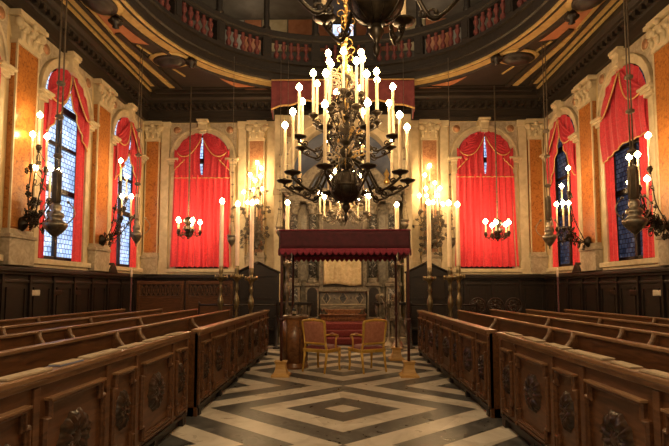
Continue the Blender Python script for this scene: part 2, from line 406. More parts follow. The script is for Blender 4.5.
# entablature ------------------------------------------------------------
def cornice(length, label, loc, rz, y_extra=0.0):
    b = MB(); e = y_extra
    prof = [(.03, ZE), (-.10, ZE), (-.10, ZE + .12), (-.06, ZE + .14), (-.06, ZE + .36), (-.12, ZE + .38), (-.12, ZE + .48), (-.24 - e, ZE + .52), (-.24 - e, ZE + .60), (-.36 - e, ZE + .64), (-.36 - e, ZC + .02), (.03, ZC + .02)]
    b.prism(prof, -length / 2, length / 2, 'x')
    n = int(length / .22)
    for k in range(n):
        x = -length / 2 + .1 + k * (length - .2) / (n - 1)
        b.box(x - .05, x + .05, -.22 - e, -.10, ZE + .39, ZE + .515)
    o = b.build(trim_name(), 'entab', loc=loc, rot=rz)
    return tag(o, label, 'cornice', kind='structure')
cornice(D + 1, 'dark wooden cornice with dentils along the left wall', (-W, (D - 1) / 2, 0), LEFT)
cornice(D + 1, 'dark wooden cornice with dentils along the right wall', (W, (D - 1) / 2, 0), RIGHT)
cornice(2 * W, 'dark wooden cornice with dentils along the end wall', (0, D, 0), 0, .18)

# ------------------------------------------------------------------ gallery soffit with its oval opening
OA, OB, OY, ON = 4.75, 5.3, 9.2, 2.3
def oval(t, k=1.0, off=0.0):
    c, s = math.cos(t), math.sin(t)
    x = (OA * k + off) * math.copysign(abs(c) ** (2 / ON), c); y = (OB * k + off) * math.copysign(abs(s) ** (2 / ON), s)
    return x, OY + y
NS = 96
def annulus(b, z, inner, outer, mat=None):
    vs, fs = [], []
    for i in range(NS):
        vs += [(*inner(2 * PI * i / NS), z), (*outer(2 * PI * i / NS), z)]
    for i in range(NS):
        j = (i + 1) % NS; fs.append((2 * i, 2 * i + 1, 2 * j + 1, 2 * j))
    b.add(vs, fs, mat)
def torect(t):
    x, y = oval(t); y -= OY
    hx, hy0, hy1 = W + .02, OY + 3, D - OY + .02
    k = min(hx / max(abs(x), 1e-6), (hy1 if y > 0 else hy0) / max(abs(y), 1e-6))
    return x * k, OY + y * k
b = MB(); annulus(b, ZC, lambda t: oval(t), torect); annulus(b, ZC + .2, lambda t: oval(t), torect)
o = b.build('ceiling', 'entab'); tag(o, 'dark painted underside of the gallery around the oval opening', 'ceiling', kind='structure')
def sweep(prof, k0=0, k1=NS, n=NS):
    b = MB(); P = len(prof); vs, fs = [], []
    for i in range(k0, k1 + 1):
        t = 2 * PI * i / n
        for off, z in prof: vs.append((*oval(t, 1, off), z))
    for i in range(k1 - k0):
        for j in range(P - 1): fs.append((i * P + j, i * P + j + 1, (i + 1) * P + j + 1, (i + 1) * P + j))
    b.add(vs, fs, None, False); return b
zz = ZC
def trim(b, mat, label, cat='ceiling moulding', bevel=0):
    return tag(b.build(trim_name(), mat, bevel=bevel), label, cat, kind='structure')
trim(sweep([(.0, zz), (.0, zz - .05), (.05, zz - .06), (.09, zz - .02), (.09, zz)]), 'gold', 'thin gilded edge moulding around the oval opening')
trim(sweep([(.17, zz - .012), (.40, zz - .012)]), 'gold', 'wide gilded band around the oval opening')
trim(sweep([(.42, zz), (.44, zz - .05), (.52, zz - .05), (.56, zz)]), 'entab', 'dark moulding outside the gilded oval band')
# orange marble fields between oval and walls, and straight gilded bands
b = MB()
for q in (-1, 1):
    for (t0, t1) in ((R(2), R(24)), (R(50), R(78)), (R(-60), R(-4))):
        n = 14; vs, fs = [], []
        for i in range(n + 1):
            t = t0 + (t1 - t0) * i / n
            xo, yo = oval(t, 1, .62); fat = .62 if t < R(30) else .28
            xi, yi = oval(t, 1, .62 + fat * min(1, 4 * i / n, 4 * (n - i) / n) + .01)
            xi = min(xi, 5.8); yi = min(yi, 15.0)
            vs += [(q * xo, yo, zz - .014), (q * xi, yi, zz - .014)]
        for i in range(n): fs.append((2 * i, 2 * i + 1, 2 * i + 3, 2 * i + 2))
        b.add(vs, fs)
trim(b, 'gorange', 'orange painted fields on the gallery underside', 'ceiling panel')
b = MB()
for q in (-1, 1):
    def band(p0, p1, w, h=.03):
        d = (Vector(p1) - Vector(p0)).normalized(); nrm = Vector((-d.y, d.x)) * w / 2
        P = [Vector(p0) + nrm, Vector(p0) - nrm, Vector(p1) - nrm, Vector(p1) + nrm]
        b.prism([(q * p.x, p.y) for p in P], zz - h, zz + .01, 'z')
    band((6.06, 3), (6.06, 14.75), .06, .05); band((5.90, 3), (5.86, 14.4), .13); band((5.72, 11.2), (5.30, 14.6), .16)
    band((5.60, 9.0), (5.64, 11.3), .07); band((5.28, 11.9), (4.65, 13.75), .05)
trim(b, 'gold', 'straight gilded bands on the gallery underside along the walls')
b = MB()
for q in (-1, 1):
    for p0, p1, w in (((5.76, 3), (5.72, 14.5), .09), ((5.50, 11.3), (5.05, 14.6), .14)):
        d = (Vector(p1) - Vector(p0)).normalized(); nrm = Vector((-d.y, d.x)) * w / 2
        P = [Vector(p0) + nrm, Vector(p0) - nrm, Vector(p1) - nrm, Vector(p1) + nrm]
        b.prism([(q * p.x, p.y) for p in P], zz - .06, zz + .01, 'z')
b.box(-5.9, 5.9, 14.72, 14.84, zz - .10, zz + .01); b.box(-5.6, 5.6, 14.55, 14.60, zz - .05, zz + .01)
trim(b, 'entab', 'dark ribs on the gallery underside')
# oval bosses
def make_boss(loc, label, rz):
    t = thing('ceiling_boss', label, 'ceiling boss', loc, rz, 'oval bosses under the gallery')
    MB().lathe([(.60, .0), (.60, -.02), (.47, -.03)], sx=1, sy=.72, n=32).build('gilded_border', 'gold', t)
    b = MB().lathe([(.46, 0), (.46, -.06), (.40, -.09), (.36, -.08), (.33, -.14), (.2, -.2), (.001, -.22)], sx=1, sy=.72, n=32)
    b.build('dark_rosette', 'dark', t)
    b = MB().lathe([(.10, 0), (.10, -.06), (.14, -.09), (.14, -.16), (.06, -.22), (.08, -.26), (.001, -.30)], c=(.62, .02, 0), n=14)
    for k in range(6):
        a = k * PI / 3; b.ball((.62 + .12 * math.cos(a), .02 + .12 * math.sin(a), -.12), .05, n=8)
    b.build('pendant_knob', 'dark', t)
    return t
b0 = make_boss((-4.72, 12.72, zz - .012), 'dark oval boss under the gallery near the left corner of the end wall', R(-10))
t = copy_tree(b0, (4.72, 12.72, zz - .012), R(190), 'dark oval boss under the gallery near the right corner of the end wall')
t = copy_tree(b0, (-5.3, 10.0, zz - .012), R(80), 'dark oval boss high over the left wall pilasters, farther from the ark')
t = copy_tree(b0, (5.3, 10.0, zz - .012), R(100), 'dark oval boss high over the right wall pilasters, farther from the ark')

# balustrade -------------------------------------------------------------
bal = thing('gallery_balustrade', 'dark wooden oval balustrade of the upper gallery with dull red balusters', 'balustrade', (0, 0, 0))
K0, K1 = -6, NS // 2 + 6
sweep([(.0, ZC), (-.02, ZC + .06), (-.02, ZC + .22), (-.07, ZC + .25), (-.07, ZC + .34), (.0, ZC + .38), (.0, ZC + .55), (-.06, ZC + .58), (-.06, ZC + .68), (.16, ZC + .68)], K0, K1).build('fascia', 'entab', bal)
sweep([(.16, 8.97), (-.03, 8.97), (-.03, 9.03), (-.08, 9.07), (-.08, 9.22), (-.04, 9.26), (.18, 9.26), (.18, 8.97)], K0, K1).build('rail', 'entab', bal)
# arc length walk from the far middle point
def walk():
    pts = []; t = PI / 2; s = 0; px, py = oval(t); step = R(.25)
    while t > R(-10):
        pts.append((s, px, py, t)); t -= step; x, y = oval(t); s += math.hypot(x - px, y - py); px, py = x, y
    return pts
WK = walk()
def at_s(s):
    for i in range(len(WK) - 1):
        if WK[i + 1][0] >= abs(s):
            x, y = WK[i][1], WK[i][2]; dx, dy = WK[i + 1][1] - x, WK[i + 1][2] - y
            a = math.atan2(dy, dx); return (x, y, a) if s >= 0 else (-x, y, -a)
    return (WK[-1][1], WK[-1][2], -PI / 2)
bp = MB().lathe([(r * 1.3, z * .83) for r, z in [(.045, 0), (.045, .05), (.028, .07), (.062, .17), (.066, .23), (.03, .33), (.026, .37), (.03, .41), (.062, .52), (.06, .58), (.028, .68), (.045, .70), (.045, .75)]], n=8)
bmesh_ = None
posts = [.85 + 1.5 * k for k in range(6)]
for k, s in enumerate([-p for p in posts] + posts):
    x, y, a = at_s(s)
    b = MB(); b.T = Matrix.Rotation(a, 4, 'Z'); b.box(-.13, .13, -.06, .2, ZC + .6, 9.0)
    for q in (-1,): b.box(-.08, .08, -.075, .0, ZC + .75, 8.92)
    b.lathe([(.13, 9.24), (.13, 9.34), (.09, 9.40), (.085, 11.0), (.13, 11.06), (.14, 11.25)], c=(0, .06, 0), n=12)
    b.build('post', 'entab', bal, loc=(x, y, 0))
first_b = None
spans = [(-.85, .85)] + [(posts[i], posts[i + 1]) for i in range(4)] + [(-posts[i + 1], -posts[i]) for i in range(4)]
for (a0, a1) in spans:
    for k in range(5):
        s = a0 + (a1 - a0) * (.2 + .6 * k / 4); x, y, a = at_s(s); x += -.05 * math.sin(a) * 0
        if first_b is None: first_b = bp.build('baluster', 'baluster', bal); o = first_b
        else: o = first_b.copy(); C.objects.link(o)
        o.location = (x * 1.008, OY + (y - OY) * 1.008, ZC + .66)
# upper gallery room
UB = 17.0
o = MB().box(-8, 8, UB, UB + .1, ZC + .2, 13.0).build('wall_gallery', 'gallerygrey'); tag(o, 'grey upper gallery wall above the ark', 'wall', kind='structure')
for q, nm in ((-1, 'wall_gallery_left'), (1, 'wall_gallery_right')):
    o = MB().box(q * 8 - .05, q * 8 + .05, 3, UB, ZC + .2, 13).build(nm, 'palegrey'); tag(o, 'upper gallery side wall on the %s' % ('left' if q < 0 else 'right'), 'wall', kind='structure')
b = MB(); annulus(b, 11.3, lambda t: oval(t, .97), lambda t: tuple(v * 1.0 for v in (lambda p: (max(-8, min(8, p[0] * 1.3)), OY + max(-12, min(7.9, (p[1] - OY) * 1.5))))(torect(t))))
o = b.build('ceiling_gallery', 'gallerygrey'); tag(o, 'grey ceiling over the upper gallery', 'ceiling', kind='structure')
xs = [-5.6, -4.6, -3.6, -2.95, -2.0, -1.1, -.42, .48, 1.3, 2.0, 3.0, 4.0, 5.0, 6.0]
pal = [('palegrey', 'pale grey'), ('palegrey', 'pale grey'), ('gorange', 'orange'), ('gcream', 'cream'), ('gorange', 'orange'), ('gorange', 'orange'), None, ('gorange', 'orange'), ('gorange', 'orange'), ('gcream', 'cream'), ('gorange', 'orange'), ('palegrey', 'pale grey'), ('palegrey', 'pale grey')]  # pale grey end panels put the lit wall into the colour
ords = ['leftmost', 'second', 'third', 'fourth', 'fifth', 'sixth', '', 'seventh', 'eighth', 'ninth', 'tenth', 'eleventh', 'rightmost']
for i, pz in enumerate(pal):
    if pz is None: continue
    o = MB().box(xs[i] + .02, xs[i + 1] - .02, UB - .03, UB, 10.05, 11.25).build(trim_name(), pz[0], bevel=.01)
    tag(o, '%s panel on the upper gallery wall, %s from the left' % (pz[1], ords[i]), 'wall panel', kind='structure')
for i, x in enumerate((-.21, .24)):
    nw += 1
    t = thing('window_%d' % nw, 'small bright window in the upper gallery wall, %s of two' % ('left' if i == 0 else 'right'), 'window', (x, UB, 10.1), 0, kind='structure')
    b = MB()
    for x0, x1, z0, z1 in ((-.2, -.15, 0, 1.0), (.15, .2, 0, 1.0), (-.2, .2, 0, .06), (-.2, .2, .94, 1.0)): b.box(x0, x1, -.05, -.005, z0, z1)
    b.build('window_frame', 'dark', t); MB().box(-.15, .15, -.03, -.01, .06, .94).build('glass', 'glasspale', t)

# ------------------------------------------------------------------ curtains
def pleat(u, f, ph=0): return math.sin(u * f + ph) * .6 + math.sin(u * f * 1.73 + 1.3 + ph) * .3
def swag(b, A, B, drop, bulge, y, mat='redswag', trimmer=None, folds=3.5):
    def fn(s, t):
        x = A[0] + (B[0] - A[0]) * s; z = A[1] + (B[1] - A[1]) * s
        k = math.sin(PI * s) ** .8
        return (x, y - bulge * k * (.3 + .7 * t) - .02 * math.sin(t * folds * 2 * PI) * k, z - drop * k * t - .04 * t)
    b.grid(fn, 18, 14, mat)
    if trimmer is not None: trimmer.tube([Vector(fn(i / 18, 1)) + Vector((0, -.012, 0)) for i in range(19)], .017, 6)
def archz(x): return SPR + math.sqrt(max(0, (RO - .01) ** 2 - x * x)) if abs(x) < RO else SPR
def curtain_closed(label, loc, rz):
    t = thing('window_curtain', label, 'curtain', loc, rz, 'closed red curtains of the end wall')
    for q in (-1, 1):
        b = MB(); g = MB(); ZV = 5.02
        def lower(s, v):
            spread = .95 + .08 * (1 - v) ** 1.5
            u = s * spread; x = q * (-.03 + u)
            return (x, -.12 + .02 * q + .065 * pleat(s * 1.0, 34, q) * (.7 + .3 * (1 - v)), SILL + .06 + (ZV + .1 - SILL - .06) * v + .012 * math.sin(s * 40))
        b.grid(lower, 60, 14, 'red')
        b.build('drape', None, t)
        b = MB()
        def upper(s, v):     # gathered upper half filling the arch; a slit of light stays open in the middle
            gap = .015 + .045 * math.sin(PI * min(1, max(0, (v - .02) / .8)))
            x = gap + s * (RO - .03 - gap + (.05 * (1 - v)))
            zt = archz(x * .995) - .01
            return (q * x, -.14 + .035 * pleat(s, 26, 2 * q), ZV + .03 * math.sin(s * 9) * 0 + (zt - ZV) * v)
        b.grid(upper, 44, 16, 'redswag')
        g.tube([Vector(upper(i / 30, 0)) + Vector((0, -.015, 0)) for i in range(31)], .016, 6)
        b.build('upper_drape', None, t); g.build('hem_braid', 'goldtrim', t); g = MB()
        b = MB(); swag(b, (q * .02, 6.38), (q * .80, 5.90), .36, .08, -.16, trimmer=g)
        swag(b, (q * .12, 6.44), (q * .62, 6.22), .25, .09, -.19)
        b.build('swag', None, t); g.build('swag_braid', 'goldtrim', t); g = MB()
        b = MB()            # side tail
        def tail(s, v):
            w = .10 + .24 * v; x = RO + .02 - w * s
            return (q * x, -.18 + .03 * pleat(s, 18), 5.98 - .1 * s - v * (.72 - .45 * s))
        b.grid(tail, 14, 10, 'redswag'); g.tube([Vector(tail(i / 14, 1)) + Vector((0, -.012, 0)) for i in range(15)], .015, 6)
        b.build('side_tail', None, t); g.build('tail_braid', 'goldtrim', t)
    return t
cc = curtain_closed('red curtain drawn across the end wall window to the left of the ark', (-4.57, D, 0), 0)
copy_tree(cc, (4.57, D, 0), 0, 'red curtain drawn across the end wall window to the right of the ark')
def curtain_open(label, loc, rz, drop, slant=0, wid=(.30, .30)):
    t = thing('window_curtain', label, 'curtain', loc, rz, 'tied back red curtains of the side walls')
    for q, w in ((-1, wid[0]), (1, wid[1])):
        g = MB(); b = MB()
        def lower(s, v):
            ww = w * (1 + .25 * (1 - v) ** 2); x = RO - .02 + .05 * (1 - v) - ww * s
            return (q * x, -.02 + .05 * pleat(s, 20, q), SILL + .02 + (5.7 - SILL) * v)
        b.grid(lower, 26, 16, 'red'); b.build('drape', None, t)
        b = MB()
        def val(s, v):       # half of the arched valance: hangs from the arch, its hem rising toward the middle
            x = s * (RO - .02)
            hem = drop + (SPR + .55 - drop) * (1 - s) ** 1.3 * (1 - slant) + slant * .12 * q * s
            zt = archz(x) - .01; hem = min(hem, zt - .02)
            return (q * x, -.08 - .03 * pleat(s, 22, q) - .05 * math.sin(PI * v), hem + (zt - hem) * v)
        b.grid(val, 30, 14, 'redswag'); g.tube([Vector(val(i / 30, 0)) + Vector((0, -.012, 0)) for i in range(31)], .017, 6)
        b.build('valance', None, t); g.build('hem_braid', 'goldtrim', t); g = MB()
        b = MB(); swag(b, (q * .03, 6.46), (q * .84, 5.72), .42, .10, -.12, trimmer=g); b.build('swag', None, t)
        g.build('swag_braid', 'goldtrim', t)
    return t
for s, y, drop, sl, wid, lab in (('L', 10.92, 4.85, 0.15, (.20, .36), 'open red curtain with parted valance on the left wall, nearer window'), ('L', 14.07, 4.55, .45, (.36, .36), 'open red curtain with low valance on the left wall beside the corner'),
                            ('R', 10.92, 4.62, .92, (.34, .40), 'open red curtain with full straight hemmed valance on the right wall, nearer window'), ('R', 14.07, 4.55, .12, (.32, .42), 'open red curtain with parted valance on the right wall beside the corner'),
                            ('L', 7.77, 4.85, .15, (.3, .3), 'open red curtain on the left wall window farthest from the ark'), ('R', 7.77, 4.85, .15, (.3, .3), 'open red curtain on the right wall window farthest from the ark')):
    p, rz = wallpt(s, y); curtain_open(lab, p, rz, drop, sl, wid)

# ------------------------------------------------------------------ wainscot
def wainscot(length, label, loc, rz, gable=None):
    t = thing(trim_name(), label, 'wainscot', loc, rz, kind='structure'); h = length / 2
    MB().box(-h, h, -.06, .02, 0, 1.72).build('backing', 'dark', t)
    b = MB().box(-h, h, -.14, .02, 1.72, 1.78).box(-h, h, -.20, .02, 1.78, 1.86).box(-h, h, -.10, .02, 1.86, 1.90).box(-h, h, -.09, .02, 1.56, 1.62)
    b.build('cap_moulding', 'dark', t, bevel=.01)
    n = int(length / .78); b = MB()
    for k in range(n):
        x = -h + (k + .5) * length / n; w = length / n
        b.box(x - w / 2 - .035, x - w / 2 + .035, -.11, -.05, .5, 1.72)
        for q in (-1, 1): b.box(x + q * .27 - .015, x + q * .27 + .015, -.085, -.05, .72, 1.46)
        for z in (.72, 1.46): b.box(x - .285, x + .285, -.085, -.05, z - .015, z + .015)
    b.build('panelling', 'dark', t)
    b = MB().box(-h, h, -.52, -.05, .44, .50).box(-h, h, -.46, -.05, .0, .44)
    b.build('bench_seat', 'dark', t, bevel=.01)
    if gable is not None:
        MB().prism([(gable - .25, 1.87), (gable + .25, 1.87), (gable + .10, 2.06), (gable, 2.16), (gable - .10, 2.06)], -.2, -.05).build('gabled_crest', 'dark', t, bevel=.01)
    return t
wainscot(D, 'dark panelled wainscot with bench along the left wall', (-W, D / 2, 0), LEFT, 13.15 - D / 2)
wainscot(D, 'dark panelled wainscot with bench along the right wall', (W, D / 2, 0), RIGHT, -(13.15 - D / 2))
wainscot(4.36, 'dark panelled wainscot on the end wall to the left of the ark', (-4.3, D, 0), 0)
wainscot(4.36, 'dark panelled wainscot on the end wall to the right of the ark', (4.3, D, 0), 0)
for s in 'LR':
    for k, (y, o_) in enumerate(((9.95, 'farther from the end wall'), (10.75, 'middle of the three'), (11.55, 'closest to the end wall'))):
        p, rz = wallpt(s, y); b = MB().box(-.15, .15, -.1, -.062, 1.32, 1.40).box(-.17, .17, -.085, -.062, 1.30, 1.42)
        o = b.build('name_plaque', 'plaque' if k == 0 else 'carved', loc=p, rot=rz, bevel=.005)
        tag(o, '%s name plaque on the %s wainscot, %s' % ('pale' if k == 0 else 'dull brown', 'left' if s == 'L' else 'right', o_), 'plaque', 'name plaques on the wainscot')

# ------------------------------------------------------------------ pews
def moulding(b, cx, hw, z0, z1, e=.05, k=.10, th=.034, pr=.036):
    b.m('pew')
    pts = [(-hw + e, z1), (hw - e, z1), (hw - e, z1 - k), (hw, z1 - k), (hw, z0 + k), (hw - e, z0 + k), (hw - e, z0), (-hw + e, z0), (-hw + e, z0 + k), (-hw, z0 + k), (-hw, z1 - k), (-hw + e, z1 - k)]
    n = len(pts); loops = []
    def inset(dist):
        out = []
        for i in range(n):
            p0, p1, p2 = Vector(pts[i - 1]), Vector(pts[i]), Vector(pts[(i + 1) % n])
            d1, d2 = (p1 - p0).normalized(), (p2 - p1).normalized()
            out.append(p1 + (Vector((d1.y, -d1.x)) + Vector((d2.y, -d2.x))) * dist)   # points run clockwise: inward is to the right
        return out
    for dist, y in ((-th / 2, .003), (-th / 2, -pr * .55), (-th * .18, -pr), (th * .12, -pr), (th * .2, -pr * .55), (th / 2, -pr * .45), (th / 2, .003)):
        loops.append([(cx + q.x, y, q.y) for q in inset(dist)])
    vs = [p for l in loops for p in l]
    fs = [(k * n + i, k * n + (i + 1) % n, (k + 1) * n + (i + 1) % n, (k + 1) * n + i) for k in range(len(loops) - 1) for i in range(n)]
    b.add(vs, fs, 'pew')
    # caps; the top one's paler colour paints the light it catches
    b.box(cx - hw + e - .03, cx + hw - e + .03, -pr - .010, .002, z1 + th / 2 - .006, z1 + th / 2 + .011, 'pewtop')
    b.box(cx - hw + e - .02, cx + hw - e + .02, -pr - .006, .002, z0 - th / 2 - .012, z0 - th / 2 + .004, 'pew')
def rosette(b, cx, cz, rx, rz_):
    nr, na = 9, 56; vs, fs = [], []
    def h(r, a):
        pet = .5 + .5 * math.cos(10 * a + 3 * r)
        return .010 + .036 * math.sin(PI * min(1, (1 - r) * 1.05)) * (.45 + .55 * pet * (r > .32)) + (.022 * math.cos(r / .3 * PI / 2) if r < .3 else 0) + .010 * math.cos(20 * a) * (r > .65) - .012 * (abs(r - .33) < .06)
    for i in range(nr + 1):
        r = max(i / nr, .01)
        for k in range(na):
            a = 2 * PI * k / na; sc_ = 1 + (.05 * math.cos(10 * a) + .02 * math.cos(20 * a)) * r
            vs.append((cx + rx * r * sc_ * math.cos(a), -h(r, a) if i < nr else .002, cz + rz_ * r * sc_ * math.sin(a)))
    for i in range(nr):
        for k in range(na): fs.append((i * na + k, i * na + (k + 1) % na, (i + 1) * na + (k + 1) % na, (i + 1) * na + k))
    fs.append(tuple(range(na)))
    b.add(vs, fs, None, True)
def pew_front(label, X, y0, y1, panels, side, group):
    s = 1 if side == 'L' else -1; ym = (y0 + y1) / 2; h = (y1 - y0) / 2
    t = thing('pew_desk', label, 'pew', ((-X if side == 'L' else X), ym, 0), LEFT if side == 'L' else RIGHT, group)
    b = MB().box(-h, h, 0, .04, .10, .94)
    for q in (-1, 1): b.prism([(0, 0), (.36, 0), (.36, .82), (.13, .94), (0, .94)], q * h - (.04 if q > 0 else 0), q * h + (0 if q > 0 else .04), 'x')
    b.build('front_board', 'pew', t, bevel=.004)
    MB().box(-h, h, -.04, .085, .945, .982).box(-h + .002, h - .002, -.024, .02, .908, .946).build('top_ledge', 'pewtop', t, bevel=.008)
    MB().add([(-h + .04, .13, .95), (h - .04, .13, .95), (h - .04, .36, .84), (-h + .04, .36, .84), (-h + .04, .13, .92), (h - .04, .13, .92), (h - .04, .36, .81), (-h + .04, .36, .81)], [(0, 1, 2, 3), (4, 5, 6, 7), (0, 1, 5, 4), (1, 2, 6, 5), (2, 3, 7, 6), (3, 0, 4, 7)]).build('book_slope', 'pew', t)
    b = MB().box(-h, h, .04, .36, 0, .10).box(-h + .01, h - .01, -.015, .04, .09, .125); n = 6
    for k in range(n): x = -h + .1 + (2 * h - .2) * k / (n - 1); b.box(x - .04, x + .04, -.012, .06, 0, .1)
    b.build('plinth', 'plinth', t)
    bounds = sorted({p for q in panels for p in q[:2]})
    for y in bounds:
        u = s * (y - ym); u = max(-h + .03, min(h - .03, u)); MB().box(u - .028, u + .028, -.016, .003, .12, .90).build('stile', 'pew', t, bevel=.003)
    for (a, c) in panels:
        cx = s * ((a + c) / 2 - ym); wd = c - a
        b = MB(); moulding(b, cx, wd / 2 - .075, .20, .80, e=.045 if wd > .6 else .035, k=.095)
        b.build('panel_moulding', None, t, bevel=.003)
        b = MB(); rosette(b, cx, .52, .178 if wd > .6 else .10, .168 if wd > .6 else .15); b.build('rosette', 'carved', t)
    return t
near_p = [(4.85, 5.28), (4.0, 4.85), (3.5, 4.0), (2.68, 3.5), (2.2, 2.68), (1.35, 2.2)]
far_p = [(5.6, 6.08), (6.08, 6.95), (6.95, 7.42), (7.42, 8.28), (8.28, 8.76), (8.76, 9.62), (9.62, 10.1), (10.1, 10.68)]
for s, nm in (('L', 'left'), ('R', 'right')):
    pew_front('carved walnut pew front facing the aisle on the %s, nearer block' % nm, 1.70, 1.30, 5.31, near_p, s, 'pew fronts along the aisle')
    pew_front('carved walnut pew front facing the aisle on the %s, farther block by the canopy' % nm, 1.66, 5.56, 10.7, far_p, s, 'pew fronts along the aisle')
def bench(label, X, y0, y1, ends, side, group, back0=None, scale=1):
    s = 1 if side == 'L' else -1; ym = (y0 + y1) / 2; h = (y1 - y0) / 2
    t = thing('bench', label, 'bench', ((-X if side == 'L' else X), ym, 0), LEFT if side == 'L' else RIGHT, group)
    b0 = y0 if back0 is None else back0
    u0, u1 = sorted((s * (b0 - ym), s * (y1 - ym)))
    MB().box(u0, u1, 0, .045, .0, .95).build('backrest', 'pew', t)
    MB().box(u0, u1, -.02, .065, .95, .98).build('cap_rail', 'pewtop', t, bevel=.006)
    MB().box(u0, u1, .045, .28, .78, .81).build('book_shelf', 'pew', t)
    MB().box(-h, h, -.44, .0, .43, .47).box(-h, h, -.38, -.34, 0, .43).build('seat', 'pew', t, bevel=.005)
    for y in ends:
        u = s * (y - ym); pts = [(.0, 0), (.0, .965), (-.03, .965)]
        for i in range(1, 11):
            a = i / 10; pts.append((-.03 - .36 * a ** 1.6 - .02 * math.sin(PI * a), .965 - .33 * a ** .75))
        pts += [(-.42, .62), (-.42, 0)]
        b = MB().prism(pts, u - .022, u + .022, 'x', 'pew')
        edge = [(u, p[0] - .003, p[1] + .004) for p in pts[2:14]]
        b.tube(edge, .026, 6, 'pewtop'); b.build('end_board', None, t)  # paler edge strip puts caught light into the colour
    return t
RX = [2.52, 3.38, 4.20, 5.07]
ORD = ['first', 'second', 'third', 'fourth']
for s, nm in (('L', 'left'), ('R', 'right')):
    for k, X in enumerate(RX):
        bench('long walnut bench, %s row behind the %s pew front, nearer block' % (ORD[k], nm), X, 1.3, 5.33, [5.30], s, 'benches in the %s rows' % nm)
        bench('long walnut bench, %s row behind the %s pew front, farther block' % (ORD[k], nm), X, 5.86, 10.7 + .5 * (k > 0), [5.89, 7.95], s, 'benches in the %s rows' % nm, 5.345)
# booklets on the pew ledges
bk = 0
for s, nm in (('L', 'left'), ('R', 'right')):
    for k, (y, w, l, c) in enumerate(((2.62, .13, .36, 'paper'), (3.02, .12, .24, 'bluepaper'), (3.45, .14, .45, 'paper'), (3.95, .13, .34, 'paper'), (4.45, .14, .38, 'paper'), (4.95, .13, .30, 'paper'))):
        if s == 'R' and c == 'bluepaper': c = 'paper'
        X = 1.70 + .02; h = .006 + .006 * random.random(); w *= .62
        b = MB().box(-l / 2, l / 2, -w / 2, w / 2, .002, h, c).box(-l / 2 + .004, l / 2 + .003, -w / 2 + .004, w / 2 + .003, h, h + .004, 'paper' if k % 2 else c)
        o = b.build('booklet', None, loc=((-X if s == 'L' else X), y, .982), rot=(LEFT if s == 'L' else RIGHT) + random.uniform(-.06, .06))
        tag(o, '%s booklet lying on the %s pew ledge, %s counted toward the canopy' % ('blue' if c == 'bluepaper' else 'thin tan', nm, ['first', 'second', 'third', 'fourth', 'fifth', 'sixth'][k]), 'booklet', 'booklets on the %s pew ledge' % nm)

# ------------------------------------------------------------------ candles
def candle(parent, x, y, z0, z1, r=.026, mat='wax', fr=.05, name='candle'):
    c = MB().lathe([(r * 1.06, 0), (r, .02), (r * .92, (z1 - z0) - .01), (r * .5, z1 - z0)], n=10).build(name, mat, parent, loc=(x, y, z0))
    MB().lathe([(.002, -.9 * fr), (fr * .72, -.55 * fr), (fr, .0), (fr * .86, .55 * fr), (fr * .45, 1.05 * fr), (.002, 1.45 * fr)], n=10).build('flame', 'flame', c, loc=(0, 0, z1 - z0 + fr * .8))
    return c
def pan_prof(r): return [(.012, -.10), (.03, -.085), (.02, -.06), (.045, -.03), (r * .8, -.01), (r, .02), (r * .96, .028), (r * .5, .012), (.04, .02), (.045, .06), (.03, .07)]
def scroll_arm(b, a, r0, z0, r1, z1, dip, rad=.02, curls=True):
    ca, sa = math.cos(a), math.sin(a); pts = []
    for i in range(17):
        t = i / 16; r = r0 + (r1 - r0) * (t + .10 * math.sin(2 * PI * t) * .6)
        z = z0 + (z1 - z0) * t - dip * math.sin(PI * t) ** 1.0 * (.4 + .9 * t) + .12 * math.sin(2 * PI * t) * (1 - t)
        pts.append((r * ca, r * sa, z))
    b.tube(pts, rad, 6)
    if curls:
        for c0, sc_, fl in ((5, .11, 1), (9, .07, 1), (12, .10, -1), (15, .06, 1)):
            P = Vector(pts[c0]); cr = []
            for k in range(15):
                q = k * .42; rr = sc_ * math.exp(-.17 * q)
                dx = rr * math.cos(q) - sc_; dz = rr * math.sin(q) * fl
                cr.append((P.x + (dx + .0) * ca, P.y + dx * sa, P.z + dz + .02))
            b.tube(cr, rad * .6, 5)
            b.ball(cr[-1], rad * 1.3, n=6, k=4)
